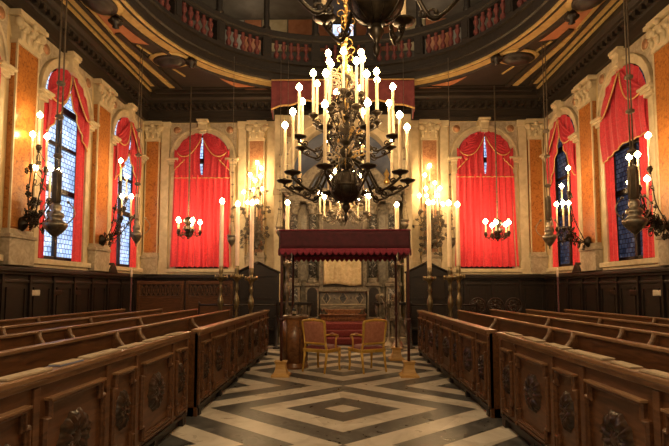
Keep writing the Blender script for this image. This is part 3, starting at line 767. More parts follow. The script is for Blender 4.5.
def chandelier(label, loc, ballz, ballr, tiers, ztop, group=None, gild=True, name='chandelier', flame=.06, dens=1.0, stemmat='bronze', armmat='bronze', link=False):
    x, y, zb = loc; t = thing(name, label, 'chandelier', loc, 0, group)
    Z = lambda z: z - zb
    bz = Z(ballz)
    prof = [(.004, 0), (.03, .03), (.045, .07), (.02, .10), (.05, .14), (.09, .18), (.05, .23)] if bz - ballr > .28 else [(.004, 0), (.03, .03), (.02, .06)]
    sc_ = (bz - ballr) / prof[-1][1]
    prof = [(r, z * sc_) for r, z in prof]
    MB().lathe(prof, n=14).build('finial', stemmat, t)
    b = MB().ball((0, 0, bz), ballr, ballr, ballr, 28, 16); b.lathe([(ballr * 1.02, -.02), (ballr * 1.04, 0), (ballr * 1.02, .02)], c=(0, 0, bz), n=28)
    for k in range(10):
        a = 2 * PI * k / 10; b.tube([(ballr * 1.01 * math.sin(q) * math.cos(a), ballr * 1.01 * math.sin(q) * math.sin(a), bz - ballr * 1.01 * math.cos(q)) for q in [.35 + .2 * j for j in range(13)]], .008, 4)
    b.build('globe', stemmat, t)
    # baluster stem
    hmax = max(Z(q['z']) for q in tiers) + .35; z = bz + ballr; p = [(.10, z - .03)]; k = 0
    while z < hmax:
        p += [(.06, z + .02), (.12, z + .06), (.13, z + .10), (.055, z + .16), (.05, z + .20), (.14, z + .30), (.12, z + .40), (.05, z + .46)]; z += .47
    MB().lathe(p, n=16).build('stem', stemmat, t)
    b = MB(); z = Z(ztop)
    b.tube([(0, 0, hmax), (0, 0, z)], .02, 8)
    if gild:
        k = 0; zq = hmax
        while zq < min(z, hmax + 5.0):
            b.ball((0, 0, zq), .045, .045, .035, 8, 6)
            for q in range(3):
                a = q * 2 * PI / 3 + k * .7; cr = []
                for j in range(10):
                    th = j * .5; rr = .085 * math.exp(-.12 * th)
                    cr.append(((.03 + .085 - rr * math.cos(th)) * math.cos(a), (.03 + .085 - rr * math.cos(th)) * math.sin(a), zq + .05 + rr * math.sin(th)))
                b.tube(cr, .011, 5)
            zq += .19; k += 1
    elif link:
        zq = hmax
        while zq < min(z, hmax + 3): b.ball((0, 0, zq), .03, n=8); zq += .3
    b.build('hanging_rod', 'leafgold' if gild else 'rod', t)
    pans = None
    for q in tiers:
        pr = q.get('pan', .13); P = MB().lathe(pan_prof(pr), n=16)
        pm = None; n = q['n']
        for k in range(n):
            a = q.get('a0', 0) + 2 * PI * k / n
            b = MB(); scroll_arm(b, a, .08, Z(q['z']) + q.get('rise', .12), q['R'], Z(q['z']) - .08, q.get('dip', .22), q.get('rad', .02)); b.build('arm', armmat, t)
            px, py = q['R'] * math.cos(a), q['R'] * math.sin(a)
            if pm is None: pm = P.build('drip_pan', armmat, t)
            else:
                pm = pm.copy(); C.objects.link(pm)
            pm.location = (px, py, Z(q['z'])); pm.parent = t
            candle(t, px, py, Z(q['z']) + .05, Z(q['f']) + random.uniform(-.07, .05), q.get('cr', .026), fr=flame)
    # filigree of small scrolls and leaves round the stem
    if gild:
        for nm, mt, n, seed in (('filigree', 'filigree', int(84 * dens), 3), ('gilt_filigree', 'leafgold', int(24 * dens), 5)):
            rnd = random.Random(seed); b = MB(); b.tube([(0, 0, bz + ballr - .2), (0, 0, hmax + .35)], .014, 6)
            for k in range(n):
                zc = rnd.uniform(bz + ballr + .05, hmax + .25); a = rnd.uniform(0, 2 * PI); r0 = rnd.uniform(.10, .42 if zc < hmax - .6 else .26); s_ = rnd.uniform(.05, .11); fl = rnd.choice((-1, 1)); cr = []
                for j in range(11):
                    th = j * .5; rr = s_ * math.exp(-.14 * th)
                    cr.append(((r0 + rr * math.cos(th)) * math.cos(a), (r0 + rr * math.cos(th)) * math.sin(a), zc + fl * rr * math.sin(th)))
                b.tube(cr, .009, 5)
                b.tube([((r0 + s_) * math.cos(a), (r0 + s_) * math.sin(a), zc), (.01 * math.cos(a), .01 * math.sin(a), zc - .12)], .008, 4)
                b.ball(cr[-1], .02, .02, .014, 6, 4)
            b.build(nm, mt, t)
    return t
chandelier('large many tiered candle chandelier with dark globe hanging over the wedding canopy', (.06, 9.0, 2.69), 3.36, .31,
    [dict(n=10, R=1.16, z=3.46, f=4.50, a0=0, dip=.36, rise=.42, cr=.03, rad=.024, pan=.155), dict(n=8, R=.93, z=4.20, f=5.12, a0=R(22.5), dip=.2, cr=.028, pan=.145), dict(n=8, R=.64, z=4.66, f=5.44, a0=.3, dip=.16, pan=.1), dict(n=6, R=.36, z=5.05, f=5.82, a0=.4, dip=.1, pan=.08, cr=.022)], 11.4)
chandelier('dark chandelier hanging in the foreground, cut off by the top of the picture', (.38, 5.25, 4.02), 4.72, .31,
    [dict(n=6, R=1.06, z=4.98, f=6.05, a0=R(66), dip=.45, rise=.05, cr=.036, pan=.16, rad=.026), dict(n=6, R=.7, z=5.9, f=6.7, a0=R(36), dip=.2)], 11.4, gild=False, link=True)  # its candles are lit, above the camera view
chandelier('smaller chandelier in front of the ark, behind the canopy', (.05, 12.6, 3.10), 3.28, .10,
    [dict(n=8, R=.66, z=3.36, f=3.86, a0=.2, dip=.12, pan=.09, cr=.024, rad=.014), dict(n=5, R=.42, z=3.92, f=4.42, a0=.3, dip=.1, pan=.08, cr=.022, rad=.012)], 7.7, gild=True, dens=.5, armmat='silver', stemmat='silver')
wc = chandelier('small five branched chandelier in front of the left end wall curtain', (-4.6, 14.2, 2.90), 3.04, .075,
    [dict(n=5, R=.34, z=3.12, f=3.42, a0=.35, dip=.08, pan=.06, cr=.022, rad=.012)], 7.6, gild=False, link=True, name='small_chandelier', group='small chandeliers before the end wall curtains', flame=.068)
copy_tree(wc, (4.55, 14.2, 2.82), R(8), 'small five branched chandelier in front of the right end wall curtain')

# ------------------------------------------------------------------ wall candle brackets
def bracket(label, side, along, z0, flames, clen, seed, spread=.35, nleaf=26, LM='bronze', ls=1.2, group='floral candle brackets on the walls'):
    """flames: (along offset, distance from wall, z)."""
    rnd = random.Random(seed); p, rz = wallpt(side, along)
    t = thing('candle_bracket', label, 'candle bracket', (p[0], p[1], z0), rz, group)
    b = MB(); b.T = Matrix.Translation((0, -.20, .1)) @ Matrix.Rotation(R(90), 4, 'X')
    b.lathe([(.09, -.08), (.10, -.03), (.07, .02), (.04, .06), (.001, .08)], n=16, sy=1.5)
    b.build('wall_plate', 'bronze', t)
    arms = []
    for (u, dw, z) in flames:
        zc = z - clen - z0; vine = MB(); pts = []
        for i in range(13):
            k = i / 12
            pts.append((u * (k ** .8) + .07 * math.sin(k * 7 + u * 9) * (1 - k), -(.22 + (dw - .22) * k ** .7), .08 + (zc - .10) * k - .10 * math.sin(PI * k)))
        vine.tube(pts, .012, 6)
        vine.lathe(pan_prof(.06), c=(u, -dw, zc + .0), n=12)
        for j in range(4):
            q = rnd.choice(pts[2:11]); s_ = rnd.uniform(.05, .09); an = rnd.uniform(0, 2 * PI)
            vine.tube([(q[0] + s_ * (1 - math.exp(-.2 * w)) * 1.6 * math.cos(an + w * .6), q[1] - .03 * w / 4, q[2] + s_ * 1.3 * math.sin(w * .6 + an) - s_ * math.sin(an)) for w in range(9)], .008, 5)
        arms.append((vine.build('vine_arm', LM, t), pts))
        candle(t, u, -dw, zc + .05, z - z0, .021, fr=.056)
    for k in range(nleaf):
        arm, pts = arms[k % len(arms)]; q = rnd.choice(pts[1:])
        u = q[0] + rnd.uniform(-.13, .13) * (2.6 if spread > .4 else 1); z = q[2] + rnd.uniform(-.42 if spread > .4 else -.22, .14); dw = -q[1] + rnd.uniform(-.06, .12)
        leaf = MB(); leaf.T = Matrix.Translation((u, -dw, z)) @ Matrix.Rotation(rnd.uniform(0, 6), 4, 'Y') @ Matrix.Rotation(rnd.uniform(-.6, .6), 4, 'X') @ Matrix.Scale(ls, 4)
        if k % 3 == 0:
            for w in range(5): leaf.ball((.034 * math.cos(w * 1.257), 0, .034 * math.sin(w * 1.257)), .027, .014, .027, 6, 4)
            leaf.ball((0, -.015, 0), .02, n=6, k=4)
        else:
            leaf.ball((0, 0, .035), .024, .010, .055, 6, 5); leaf.ball((.035, 0, .01), .02, .009, .04, 6, 5); leaf.ball((0, 0, .0), .014, n=6, k=4)
        leaf.T = Matrix.Identity(4); leaf.tube([(u, -dw, z), ((u + q[0]) / 2 + .02, (q[1] - dw) / 2, (z + q[2]) / 2 - .03), q], .006, 4)
        leaf.build('blossom' if k % 3 == 0 else 'leaf_sprig', LM, arm)
    return t
bracket('floral candle bracket on the left wall pilaster farther from the end wall', 'L', 9.35, 2.62, [(-.02, .30, 4.46), (-.06, .62, 4.40), (.02, .36, 3.80), (.06, .64, 3.80), (-.10, .90, 3.68), (.0, .42, 4.86)], .62, 1, .32, 40)
bracket('floral candle bracket on the left wall pilaster deeper in the hall', 'L', 12.5, 2.62, [(-.05, .62, 4.76), (.02, .76, 4.36), (.0, .66, 3.83), (-.03, .92, 3.81)], .55, 2, .34, 34)
bracket('floral candle bracket on the right wall pilaster farther from the end wall', 'R', 9.35, 2.55, [(.05, .55, 4.36), (.0, .74, 4.0), (.03, .92, 3.94), (-.03, .90, 3.46), (.0, .58, 3.52)], .62, 3, .34, 40)
bracket('floral candle bracket on the right wall pilaster deeper in the hall', 'R', 12.5, 2.55, [(.02, .62, 4.52), (-.03, .78, 4.06), (.0, .94, 3.58), (.06, .80, 3.60), (.03, .64, 3.60)], .62, 4, .32, 36)
bracket('tall floral candle bracket left of the ark on a brown pilaster', 'B', -2.8, 2.75, [(.05, .30, 5.43), (-.16, .36, 5.02), (.20, .38, 5.22), (.20, .52, 4.92), (.03, .50, 4.80), (-.03, .40, 4.52), (.22, .36, 4.56), (.10, .52, 4.12), (-.2, .5, 4.10), (-.34, .42, 4.45)], .5, 5, .5, 90, 'filigreeDark', 1.2)
bracket('tall floral candle bracket right of the ark on a brown pilaster', 'B', 2.8, 2.75, [(-.03, .30, 5.30), (-.20, .38, 4.98), (.10, .40, 4.72), (-.20, .52, 4.52), (-.17, .40, 4.32), (.16, .50, 4.30), (.34, .44, 4.04), (.26, .40, 4.55), (-.40, .48, 4.3), (.02, .52, 4.08)], .5, 6, .5, 90, 'filigreeDark', 1.2)

# ------------------------------------------------------------------ hanging lamps
def big_lamp(label, loc, ztop, group, k_=1.0, body='rod'):
    t = thing('hanging_lamp', label, 'hanging lamp', loc, 0, group)
    MB().lathe([(.004, 0), (.03, .03), (.02, .06), (.06, .10), (.13, .16), (.20, .24), (.23, .30), (.22, .34), (.15, .37), (.12, .42), (.16, .46), (.15, .52), (.08, .56), (.11, .62), (.10, .68), (.06, .72)], n=20, sx=k_ * .92, sy=k_ * .92).build('bowl', 'silver', t)
    b = MB().lathe([(.075 * k_, .72), (.075 * k_, 1.26), (.09 * k_, 1.28), (.04, 1.34)], n=14, mat=body)
    for k in range(6): a = k * PI / 3; b.tube([(.079 * k_ * math.cos(a), .079 * k_ * math.sin(a), .74), (.079 * k_ * math.cos(a), .079 * k_ * math.sin(a), 1.26)], .012 * k_, 5, 'rod')
    b.build('lantern_body', None, t)
    b = MB(); h = ztop - loc[2]
    for q in (-.045, .045): b.tube([(q * k_, 0, 1.32), (q * k_, 0, h)], .015 * k_, 6)
    for z in (1.6, 2.35, 3.0): b.lathe([(.02, z - .05), (.075, z - .02), (.075, z + .02), (.02, z + .05)], n=12)
    b.build('hanging_rod', 'rod', t)
    for k in range(3):
        a = k * 2 * PI / 3 + .4; pts = [(.20 * math.cos(a), .20 * math.sin(a), .34)]
        pts += [((.20 + .12 * math.sin(PI * j / 6)) * math.cos(a), (.20 + .12 * math.sin(PI * j / 6)) * math.sin(a), .34 + .4 * j / 6) for j in range(1, 7)]
        MB().tube(pts, .012, 6).ball(pts[-1], .03).build('scroll_arm', 'silver', t)
    return t
bl = big_lamp('large silver hanging lamp on twin rods by the left wall, farther from the end wall', (-5.33, 8.8, 2.32), ZC, 'large hanging lamps along the side walls')
copy_tree(bl, (5.30, 8.8, 2.36), R(30), 'large silver hanging lamp on twin rods by the right wall, farther from the end wall')
G = 'slender hanging lamps along the side walls'
big_lamp('slender silver hanging lamp with pale glass by the left wall, closer to the end wall', (-5.22, 12.05, 2.50), ZC, G, .66, 'waxpink')
big_lamp('slender dark silver hanging lamp by the right wall, closer to the end wall', (5.14, 12.05, 2.42), ZC, G, .8)
def small_lamp(label, loc, ztop, group):
    t = thing('hanging_sanctuary_lamp', label, 'hanging lamp', loc, 0, group)
    MB().lathe([(.004, 0), (.025, .04), (.05, .07), (.10, .14), (.115, .22), (.10, .27), (.13, .29), (.12, .31), (.05, .30)], n=16).build('cup', 'silver', t)
    b = MB()
    for k in range(3):
        a = k * 2 * PI / 3; b.tube([(.11 * math.cos(a), .11 * math.sin(a), .30), (.02 * math.cos(a), .02 * math.sin(a), .78)], .007, 5)
        for j in range(4): q = j / 4; b.ball((.11 * (1 - q) * math.cos(a), .11 * (1 - q) * math.sin(a), .32 + .46 * q), .016, n=6, k=4)
    b.lathe([(.05, .76), (.06, .79), (.01, .86)], n=12); h = ztop - loc[2]
    b.tube([(0, 0, .84), (0, 0, h)], .007, 5); z = 1.0
    while z < min(h, 2.4): b.ball((0, 0, z), .035, .035, .03, 8, 5); z += .32
    b.build('chain', 'silver', t)
    return t
sl = small_lamp('small silver lamp on a chain by the tall candles, left of the canopy', (-2.88, 12.4, 2.52), 7.6, 'small silver hanging lamps before the end wall')
copy_tree(sl, (2.78, 12.4, 2.44), R(20), 'small silver lamp on a chain by the tall candles, right of the canopy')
copy_tree(sl, (-1.70, 12.9, 2.80), R(50), 'small silver lamp on a chain just left above the canopy')
copy_tree(sl, (-1.52, 13.1, 3.20), R(50), 'higher small silver lamp on a chain beside the left edge of the ark')
copy_tree(sl, (1.66, 12.9, 2.98), R(80), 'small silver lamp on a chain just right above the canopy')

# ------------------------------------------------------------------ tall candlesticks
def candlestick(label, loc, ch, zc, mat='brass', lit=True, group=None, wax='waxpink'):
    t = thing('floor_candlestick', label, 'candlestick', loc, 0, group)
    k = zc / 1.98
    p = [(.20, 0), (.20, .04), (.15, .07), (.13, .14), (.06, .20), (.045, .26), (.075, .34), (.05, .42), (.04, .80), (.055, .86), (.035, .92), (.05, 1.0), (.085, 1.10), (.075, 1.20), (.04, 1.30), (.035, 1.38), (.06, 1.44), (.045, 1.50), (.04, 1.58), (.07, 1.64), (.13, 1.68), (.16, 1.72), (.15, 1.735), (.06, 1.73), (.05, 1.80), (.065, 1.86), (.055, 1.98)]
    b = MB().lathe([(r * .86, z * k) for r, z in p], n=18)
    for q in range(8):
        a = q * PI / 4; b.ball((.14 * math.cos(a), .14 * math.sin(a), 1.72 * k), .02, .02, .05, n=6, k=4)
    b.build('stick', mat, t)
    candle(t, 0, 0, zc - .02, zc + ch, .052, wax, .06)
    return t
G = 'tall candlesticks beside the canopy'
candlestick('tall brass candlestick with pink candle at the end of the left pews, leftmost of three', (-2.84, 11.2, 0), 1.46, 1.98, group=G)
candlestick('tall brass candlestick with pink candle at the end of the left pews, middle of three', (-2.50, 11.35, 0), 1.40, 2.0, group=G)
candlestick('tall brass candlestick with pink candle at the end of the left pews, nearest the canopy', (-2.13, 11.2, 0), 1.46, 1.94, group=G)
candlestick('tall brass candlestick with ivory candle at the end of the right pews, nearest the canopy', (2.0, 11.2, 0), 1.46, 1.94, group=G, wax='wax')
candlestick('tall brass candlestick with ivory candle at the end of the right pews, middle of three', (2.47, 11.2, 0), 1.42, 1.96, group=G, wax='wax')
candlestick('tall brass candlestick with ivory candle at the end of the right pews, rightmost of three', (2.74, 11.5, 0), 1.40, 2.0, group=G, wax='wax')
candlestick('tall silver candlestick with pale candle behind the left canopy pole', (-1.36, 11.75, 0), 1.12, 2.38, 'silver', group=G, wax='wax')
candlestick('tall silver candlestick with pale candle behind the right canopy pole', (1.32, 11.75, 0), 1.12, 2.32, 'silver', group=G, wax='wax')

# ------------------------------------------------------------------ the ark
ark = thing('torah_ark', 'tall grey marble ark with dark columns, cream curtain and blue arched niche', 'ark', (0, 14.6, 0))
MB().box(-2.1, 2.1, -.05, .85, 0, .5).build('base', 'arkstone', ark, bevel=.02)
for q in (-1, 1):
    b = MB()
    for x0, x1 in ((.72, 1.12), (1.28, 1.72)):
        a, c = sorted((q * x0, q * x1)); b.box(a, c, -.15, .6, .5, 1.52).box(a - .04, c + .04, -.2, .6, 1.52, 1.62).box(a - .04, c + .04, -.2, .6, .5, .6)
    a, c = sorted((q * 1.12, q * 1.28)); b.box(a, c, .05, .6, .5, 1.55)
    b.build('pedestal', 'arkstone', ark, bevel=.012)
for q in (-1, 1):
    a, c = sorted((q * 1.36, q * 1.64)); MB().box(a, c, -.165, -.14, 1.08, 1.44).build('inset_panel', 'darkmarble', ark, bevel=.01)
    MB().prism([(q * .92 - .15, .62), (q * .92 + .15, .62)] + [(q * .92 + .15 * math.cos(PI * k / 10), 1.33 + .15 * math.sin(PI * k / 10)) for k in range(11)], -.165, -.14).build('arched_niche', 'dark', ark)
for q in (-1, 1):
    for x in (.92, 1.50):
        bb = MB().lathe([(.18, 1.62), (.18, 1.67), (.14, 1.70), (.16, 1.74), (.13, 1.77)], c=(q * x, .05, 0), n=18); bb.build('column_base', 'arkstone', ark)
        MB().lathe([(.125, 1.76), (.13, 2.3), (.11, 3.72)], c=(q * x, .05, 0), n=18).build('column', 'darkmarble' if x < 1 or True else 'greymarble', ark)
        bb = MB().lathe([(.12, 3.70), (.13, 3.74), (.12, 3.78), (.17, 3.98), (.19, 4.02)], c=(q * x, .05, 0), n=16)
        for k in range(8): a = k * PI / 4; bb.ball((q * x + .15 * math.cos(a), .05 + .15 * math.sin(a), 3.90), .04, .04, .06, 6, 5)
        bb.box(q * x - .2, q * x + .2, -.15, .25, 4.02, 4.08); bb.build('capital', 'arkstone', ark)
for q in (-1, 1):
    a, c = sorted((q * .66, q * 1.76)); MB().box(a, c, .22, .6, 1.44, 4.06).build('rear_panel', 'arkstone', ark)
    a, c = sorted((q * 1.12, q * 1.30)); MB().box(a, c, .18, .23, 1.7, 3.7).build('rear_strip', 'greymarble', ark)
b = MB().box(-1.78, 1.78, -.18, .6, 4.08, 4.20).box(-1.74, 1.74, -.12, .6, 4.20, 4.34).box(-1.86, 1.86, -.26, .6, 4.34, 4.46)
for k in range(24): x = -1.72 + k * 3.44 / 23; b.box(x - .04, x + .04, -.22, -.1, 4.27, 4.34)
b.build('entablature', 'arkstone', ark, bevel=.01)
# door frame and marble dado with diamond openwork below the curtain
b = MB()
for q in (-1, 1):
    a, c = sorted((q * .60, q * .72)); b.box(a, c, -.08, .5, 1.44, 3.72)
b.box(-.72, .72, -.08, .5, 3.66, 3.80).box(-.72, .72, -.14, .5, 1.36, 1.48).box(-.70, .70, -.10, .5, .84, .92)
b.build('door_frame', 'arkstone', ark, bevel=.01)
MB().box(-.70, .70, .02, .5, .5, 1.40).build('dado_panel', 'greymarble', ark)
for k in range(5):
    x = -.5 + .25 * k; w, h = (.10, .16) if k % 2 == 0 else (.035, .05)
    MB().prism([(x - w, 1.16), (x, 1.16 - h), (x + w, 1.16), (x, 1.16 + h)], -.0, .03).build('diamond_inlay', 'darkmarble', ark)
b = MB()
for k in range(3):
    x = -.5 + .5 * k
    for d in (.13,): b.tube([(x - d, .0, 1.16), (x, .0, 1.16 - d * 1.5), (x + d, .0, 1.16), (x, .0, 1.16 + d * 1.5)], .014, 5, closed=True)
b.box(-.68, .68, -.03, .02, .95, .985).box(-.68, .68, -.03, .02, 1.335, 1.37)
b.build('diamond_moulding', 'greystone', ark)
b = MB(); b.grid(lambda s, v: (-.58 + 1.13 * s, -.10 - .018 * math.sin(s * 31) * (.4 + .6 * (1 - v)) - .01 * math.sin(s * 13 + v * 5), 1.56 + .03 * math.sin(s * 6) + v * 1.02), 60, 12, None)
b.build('cream_curtain', 'creamcloth', ark, solid=.01)
MB().box(-.60, .60, .0, .06, 1.48, 3.66).build('ark_door', 'arkdoor', ark)
b = MB()
for q in (-1, 1):
    a, c = sorted((q * .05, q * .55))
    for z0_, z1_ in ((2.66, 3.08), (3.14, 3.58)): b.box(a, c, -.025, .005, z0_, z1_).box(a + .07, c - .07, -.045, -.02, z0_ + .07, z1_ - .07)
b.build('door_panelling', 'arkdoor', ark, bevel=.01)
MB().box(-.66, .66, -.42, .05, .50, .70).box(-.62, .62, -.34, .05, .70, .84).box(-.70, .70, -.46, .05, .66, .705).build('wooden_ledge', 'veneer', ark, bevel=.01)
for q in (-1, 1):
    MB().lathe([(.12, .705), (.12, .72), (.05, .76), (.04, .80), (.001, .86)], c=(q * .56, -.36, 0), n=14).build('ledge_ornament', 'bronze', ark)
# arched niche above
b = MB().arch(1.58, 1.82, 4.95, -.02, .6, 40).arch(1.78, 1.95, 4.95, -.12, .6, 40)
for q in (-1, 1):
    a, c = sorted((q * 1.58, q * 1.82)); b.box(a, c, -.02, .6, 4.46, 4.95); a, c = sorted((q * 1.78, q * 2.02)); b.box(a, c, -.1, .6, 4.46, 5.02)
b.build('niche_arch', 'stone', ark, bevel=.01)
b = MB().prism([(-1.6, 4.46), (1.6, 4.46)] + [(1.6 * math.cos(PI * i / 30), 4.95 + 1.6 * math.sin(PI * i / 30)) for i in range(31)], .45, .5)
b.build('blue_niche_back', 'blue', ark)
for q in (-1, 1):
    b = MB(); b.prism([(q * 1.58, 5.2), (q * 2.02, 5.2), (q * 2.02, 6.88), (q * .6, 6.88)] + [(q * 1.8 * math.cos(PI / 2 - R(14) - i * R(64) / 8), 4.95 + 1.8 * math.sin(PI / 2 - R(14) - i * R(64) / 8)) for i in range(9)], .2, .62)
    b.build('spandrel', 'stone', ark)
for q in (-1, 1):
    b = MB(); b.T = Matrix.Translation((q * 1.66, .19, 6.38)) @ Matrix.Rotation(R(90), 4, 'X')
    b.lathe([(.20, -.01), (.20, .02), (.001, .03)], n=24, mat='brownmarble'); b.lathe([(.20, -.01), (.22, .05), (.26, .04), (.27, -.01)], n=24, mat='stone'); b.build('roundel', None, ark)
# broken pediment, tablets and crown in the niche
for q in (-1, 1):
    b = MB(); pts = [(q * 1.50, 4.46), (q * 1.50, 4.62), (q * 1.1, 5.05), (q * .62, 5.42), (q * .45, 5.42), (q * .52, 5.22), (q * .85, 4.92), (q * 1.1, 4.46)]
    b.prism(pts, .02, .4)
    b.tube([(q * (.56 + .13 * math.exp(-.2 * w) * math.cos(w)), .0, 5.36 + .13 * math.exp(-.2 * w) * math.sin(w)) for w in [k * .5 for k in range(18)]], .045, 8)
    b.build('broken_pediment', 'arkstone', ark, bevel=.01)
b = MB().box(-.45, .45, .1, .42, 4.46, 5.0)
for q in (-.17, .17): b.prism([(q - .15, 5.0), (q + .15, 5.0), (q + .15, 5.5)] + [(q + .15 * math.cos(a), 5.5 + .15 * math.sin(a)) for a in [PI * k / 8 for k in range(1, 8)]] + [(q - .15, 5.5)], .18, .3)
b.build('stone_tablets', 'greymarble', ark, bevel=.01)
b = MB().lathe([(.22, 5.72), (.26, 5.78), (.20, 5.86), (.30, 6.0), (.16, 6.1), (.05, 6.14), (.07, 6.2), (.001, 6.26)], c=(0, .25, 0), n=14)
for k in range(7): a = k * PI / 6; b.ball((.30 * math.cos(a), .25 - .3 * math.sin(a), 6.02), .05)
b.build('gilt_crown', 'leafgold', ark)
for q in (-1, 1):
    b = MB(); b.lathe([(.06, 4.62), (.10, 4.72), (.04, 4.82), (.09, 4.95), (.03, 5.05), (.001, 5.12)], c=(q * 1.34, .0, 0), n=12); b.build('gilt_urn', 'leafgold', ark)
for q in (-1, 1):
    MB().box(*sorted((q * 1.86, q * 2.12)), .1, .86, .5, 6.86).box(*sorted((q * 1.84, q * 2.15)), .06, .86, 4.34, 4.48).build('flanking_pilaster', 'stone', ark, bevel=.01)

# red pelmet hung over the ark from the gallery
pm = thing('hanging_pelmet', 'dull red pelmet with gold scalloped hem hanging high above the ark', 'pelmet', (0, 13.98, 0))
b = MB(); g = MB()
def pel(s, v):
    hem = 7.03 - .12 * abs(math.sin(s * PI * 4)) - (.28 * (abs(2 * s - 1)) ** 8)
    return (-2.12 + 4.24 * s, .02 * math.sin(s * 60), hem + (7.66 - hem) * v)
b.grid(pel, 96, 8); b.build('front_panel', 'pelmet', pm, solid=.02)
g.tube([Vector(pel(i / 96, 0)) + Vector((0, -.02, 0)) for i in range(97)], .028, 6); g.tube([(-2.12, -.03, 7.64), (2.12, -.03, 7.64)], .02, 6); g.build('gold_braid', 'goldtrim', pm)
for q in (-1, 1):
    b = MB(); b.grid(lambda s, v: (q * 2.12, s * .48, 6.65 + .2 * math.sin(s * PI * 2) * (1 - v) * .4 + v * (7.66 - 6.65)), 12, 6); b.build('side_panel', 'pelmet', pm, solid=.02)

# steps and altar rail --------------------------------------------------
st = thing('carpeted_steps', 'red carpeted steps leading up to the ark', 'steps', (0, 13.1, 0))
for k in range(3):
    MB().box(-.76, .76, -.55 + .38 * k, 1.05, .165 * k, .165 * (k + 1)).build('step', 'carpet', st, bevel=.02)
def altar_rail(label, loc):
    t = thing('altar_rail', label, 'altar rail', loc, 0, 'altar rails beside the steps')
    MB().box(-.48, .48, -.1, .1, 0, .14).build('base_plinth', 'greystone', t, bevel=.01)
    MB().box(-.50, .50, -.11, .11, 1.0, 1.08).build('top_rail', 'dark', t, bevel=.01)
    for k in range(4):
        MB().lathe([(.06, .14), (.06, .20), (.035, .24), (.08, .42), (.075, .5), (.03, .66), (.03, .72), (.065, .9), (.05, .95), (.06, 1.0)], c=(-.39 + .26 * k, 0, 0), n=12).build('baluster', 'silver', t)
    return t
ar = altar_rail('short baluster rail with dark top left of the carpeted steps', (-1.32, 13.2, 0))
copy_tree(ar, (1.32, 13.2, 0), 0, 'short baluster rail with dark top right of the carpeted steps')
# gabled stalls behind the tall candles
def stall(label, loc):
    t = thing('gabled_stall', label, 'stall', loc, 0, 'gabled dark stalls')
    MB().prism([(-.56, 0), (.56, 0), (.56, 1.86), (.30, 1.98), (0, 2.12), (-.30, 1.98), (-.56, 1.86)], 0, .07).build('gabled_back', 'dark', t, bevel=.01)
    b = MB()
    for q in (-1, 1):
        b.tube([(q * .6, -.02, 1.86), (q * .3, -.02, 2.0), (0, -.02, 2.15)], .03, 6)
        b.box(q * .5 - .03, q * .5 + .03, -.03, 0, .6, 1.8)
    for z in (.62, 1.2, 1.78): b.box(-.5, .5, -.025, 0, z - .02, z + .02)
    b.build('back_moulding', 'dark', t)
    for q in (-1, 1): MB().box(q * .53 - .03, q * .53 + .03, -.5, .0, 0, .75).build('arm', 'dark', t, bevel=.01)
    MB().box(-.5, .5, -.48, 0, .40, .46).build('seat', 'dark', t, bevel=.01)
    return t
s0 = stall('dark gabled stall behind the tall candles, left of the canopy', (-2.25, 12.75, 0))
copy_tree(s0, (2.22, 12.75, 0), 0, 'dark gabled stall behind the tall candles, right of the canopy')
def barrier(label, loc, w):
    t = thing('barrier_rail', label, 'barrier', loc, 0, 'barrier rails behind the pews')
    MB().tube([(-w / 2, 0, 1.05), (w / 2, 0, 1.05)], .022, 8).build('bar', 'dark', t)
    for q in (-1, 1): MB().lathe([(.1, 0), (.1, .03), (.025, .06), (.02, 1.08), (.035, 1.1), (.001, 1.14)], c=(q * w / 2, 0, 0), n=10).build('post', 'dark', t)
    return t
barrier('thin dark barrier rail at the end of the left pews', (-2.55, 11.75, 0), 1.9)
barrier('thin dark barrier rail at the end of the right pews', (2.45, 11.85, 0), 1.6)
# openwork benches
def openwork(label, loc):
    t = thing('openwork_bench', label, 'bench', loc, 0, 'openwork benches before the left curtain')
    b = MB()
    for q in (-.62, .62): b.box(q - .04, q + .04, -.03, .05, 0, 1.66)
    b.box(-.62, .62, -.02, .04, 1.56, 1.66).box(-.62, .62, -.02, .04, 1.20, 1.25).box(-.62, .62, -.01, .03, .45, 1.2)
    b.build('back_frame', 'pew', t, bevel=.008)
    b = MB()
    for k in range(9):
        x = -.54 + 1.08 * k / 8
        b.tube([(x + .055 * math.cos(a), .01, 1.40 + .13 * math.sin(a)) for a in [2 * PI * j / 14 for j in range(14)]], .013, 5, closed=True)
        b.box(x - .01, x + .01, 0, .02, 1.25, 1.56)
    b.build('openwork', 'pew', t)
    MB().box(-.62, .62, -.45, 0, .42, .47).build('seat', 'pew', t, bevel=.008)
    for q in (-.58, .58): MB().box(q - .03, q + .03, -.43, -.37, 0, .42).build('leg', 'pew', t)
    return t
ob = openwork('carved openwork bench back under the left end wall curtain, nearer the corner', (-5.12, 13.5, 0))
copy_tree(ob, (-3.74, 13.5, 0), 0, 'carved openwork bench back under the left end wall curtain, nearer the ark')
def wheel_chair(label, loc):
    t = thing('carved_chair', label, 'chair', loc, 0, 'round backed carved chairs')
    b = MB(); c = (0, 0, 1.0)
    b.tube([(.2 * math.cos(a), 0, 1.0 + .2 * math.sin(a)) for a in [2 * PI * j / 24 for j in range(24)]], .022, 6, closed=True)
    for k in range(8):
        a = k * PI / 4; b.tube([(0, 0, 1.0), (.19 * math.cos(a), 0, 1.0 + .19 * math.sin(a))], .013, 5); b.ball((.13 * math.cos(a + .39), 0, 1.0 + .13 * math.sin(a + .39)), .035, .012, .035, 8, 5)
    b.ball((0, -.01, 1.0), .06, .02, .06); b.box(-.04, .04, -.015, .015, .46, .8)
    b.build('carved_back', 'carved', t)
    MB().box(-.2, .2, -.38, .02, .43, .47).build('seat', 'carved', t, bevel=.01)
    for x in (-.17, .17):
        for y in (-.34, -.02): MB().lathe([(.02, 0), (.025, .2), (.03, .43)], c=(x, y, 0), n=8).build('leg', 'carved', t)
    return t
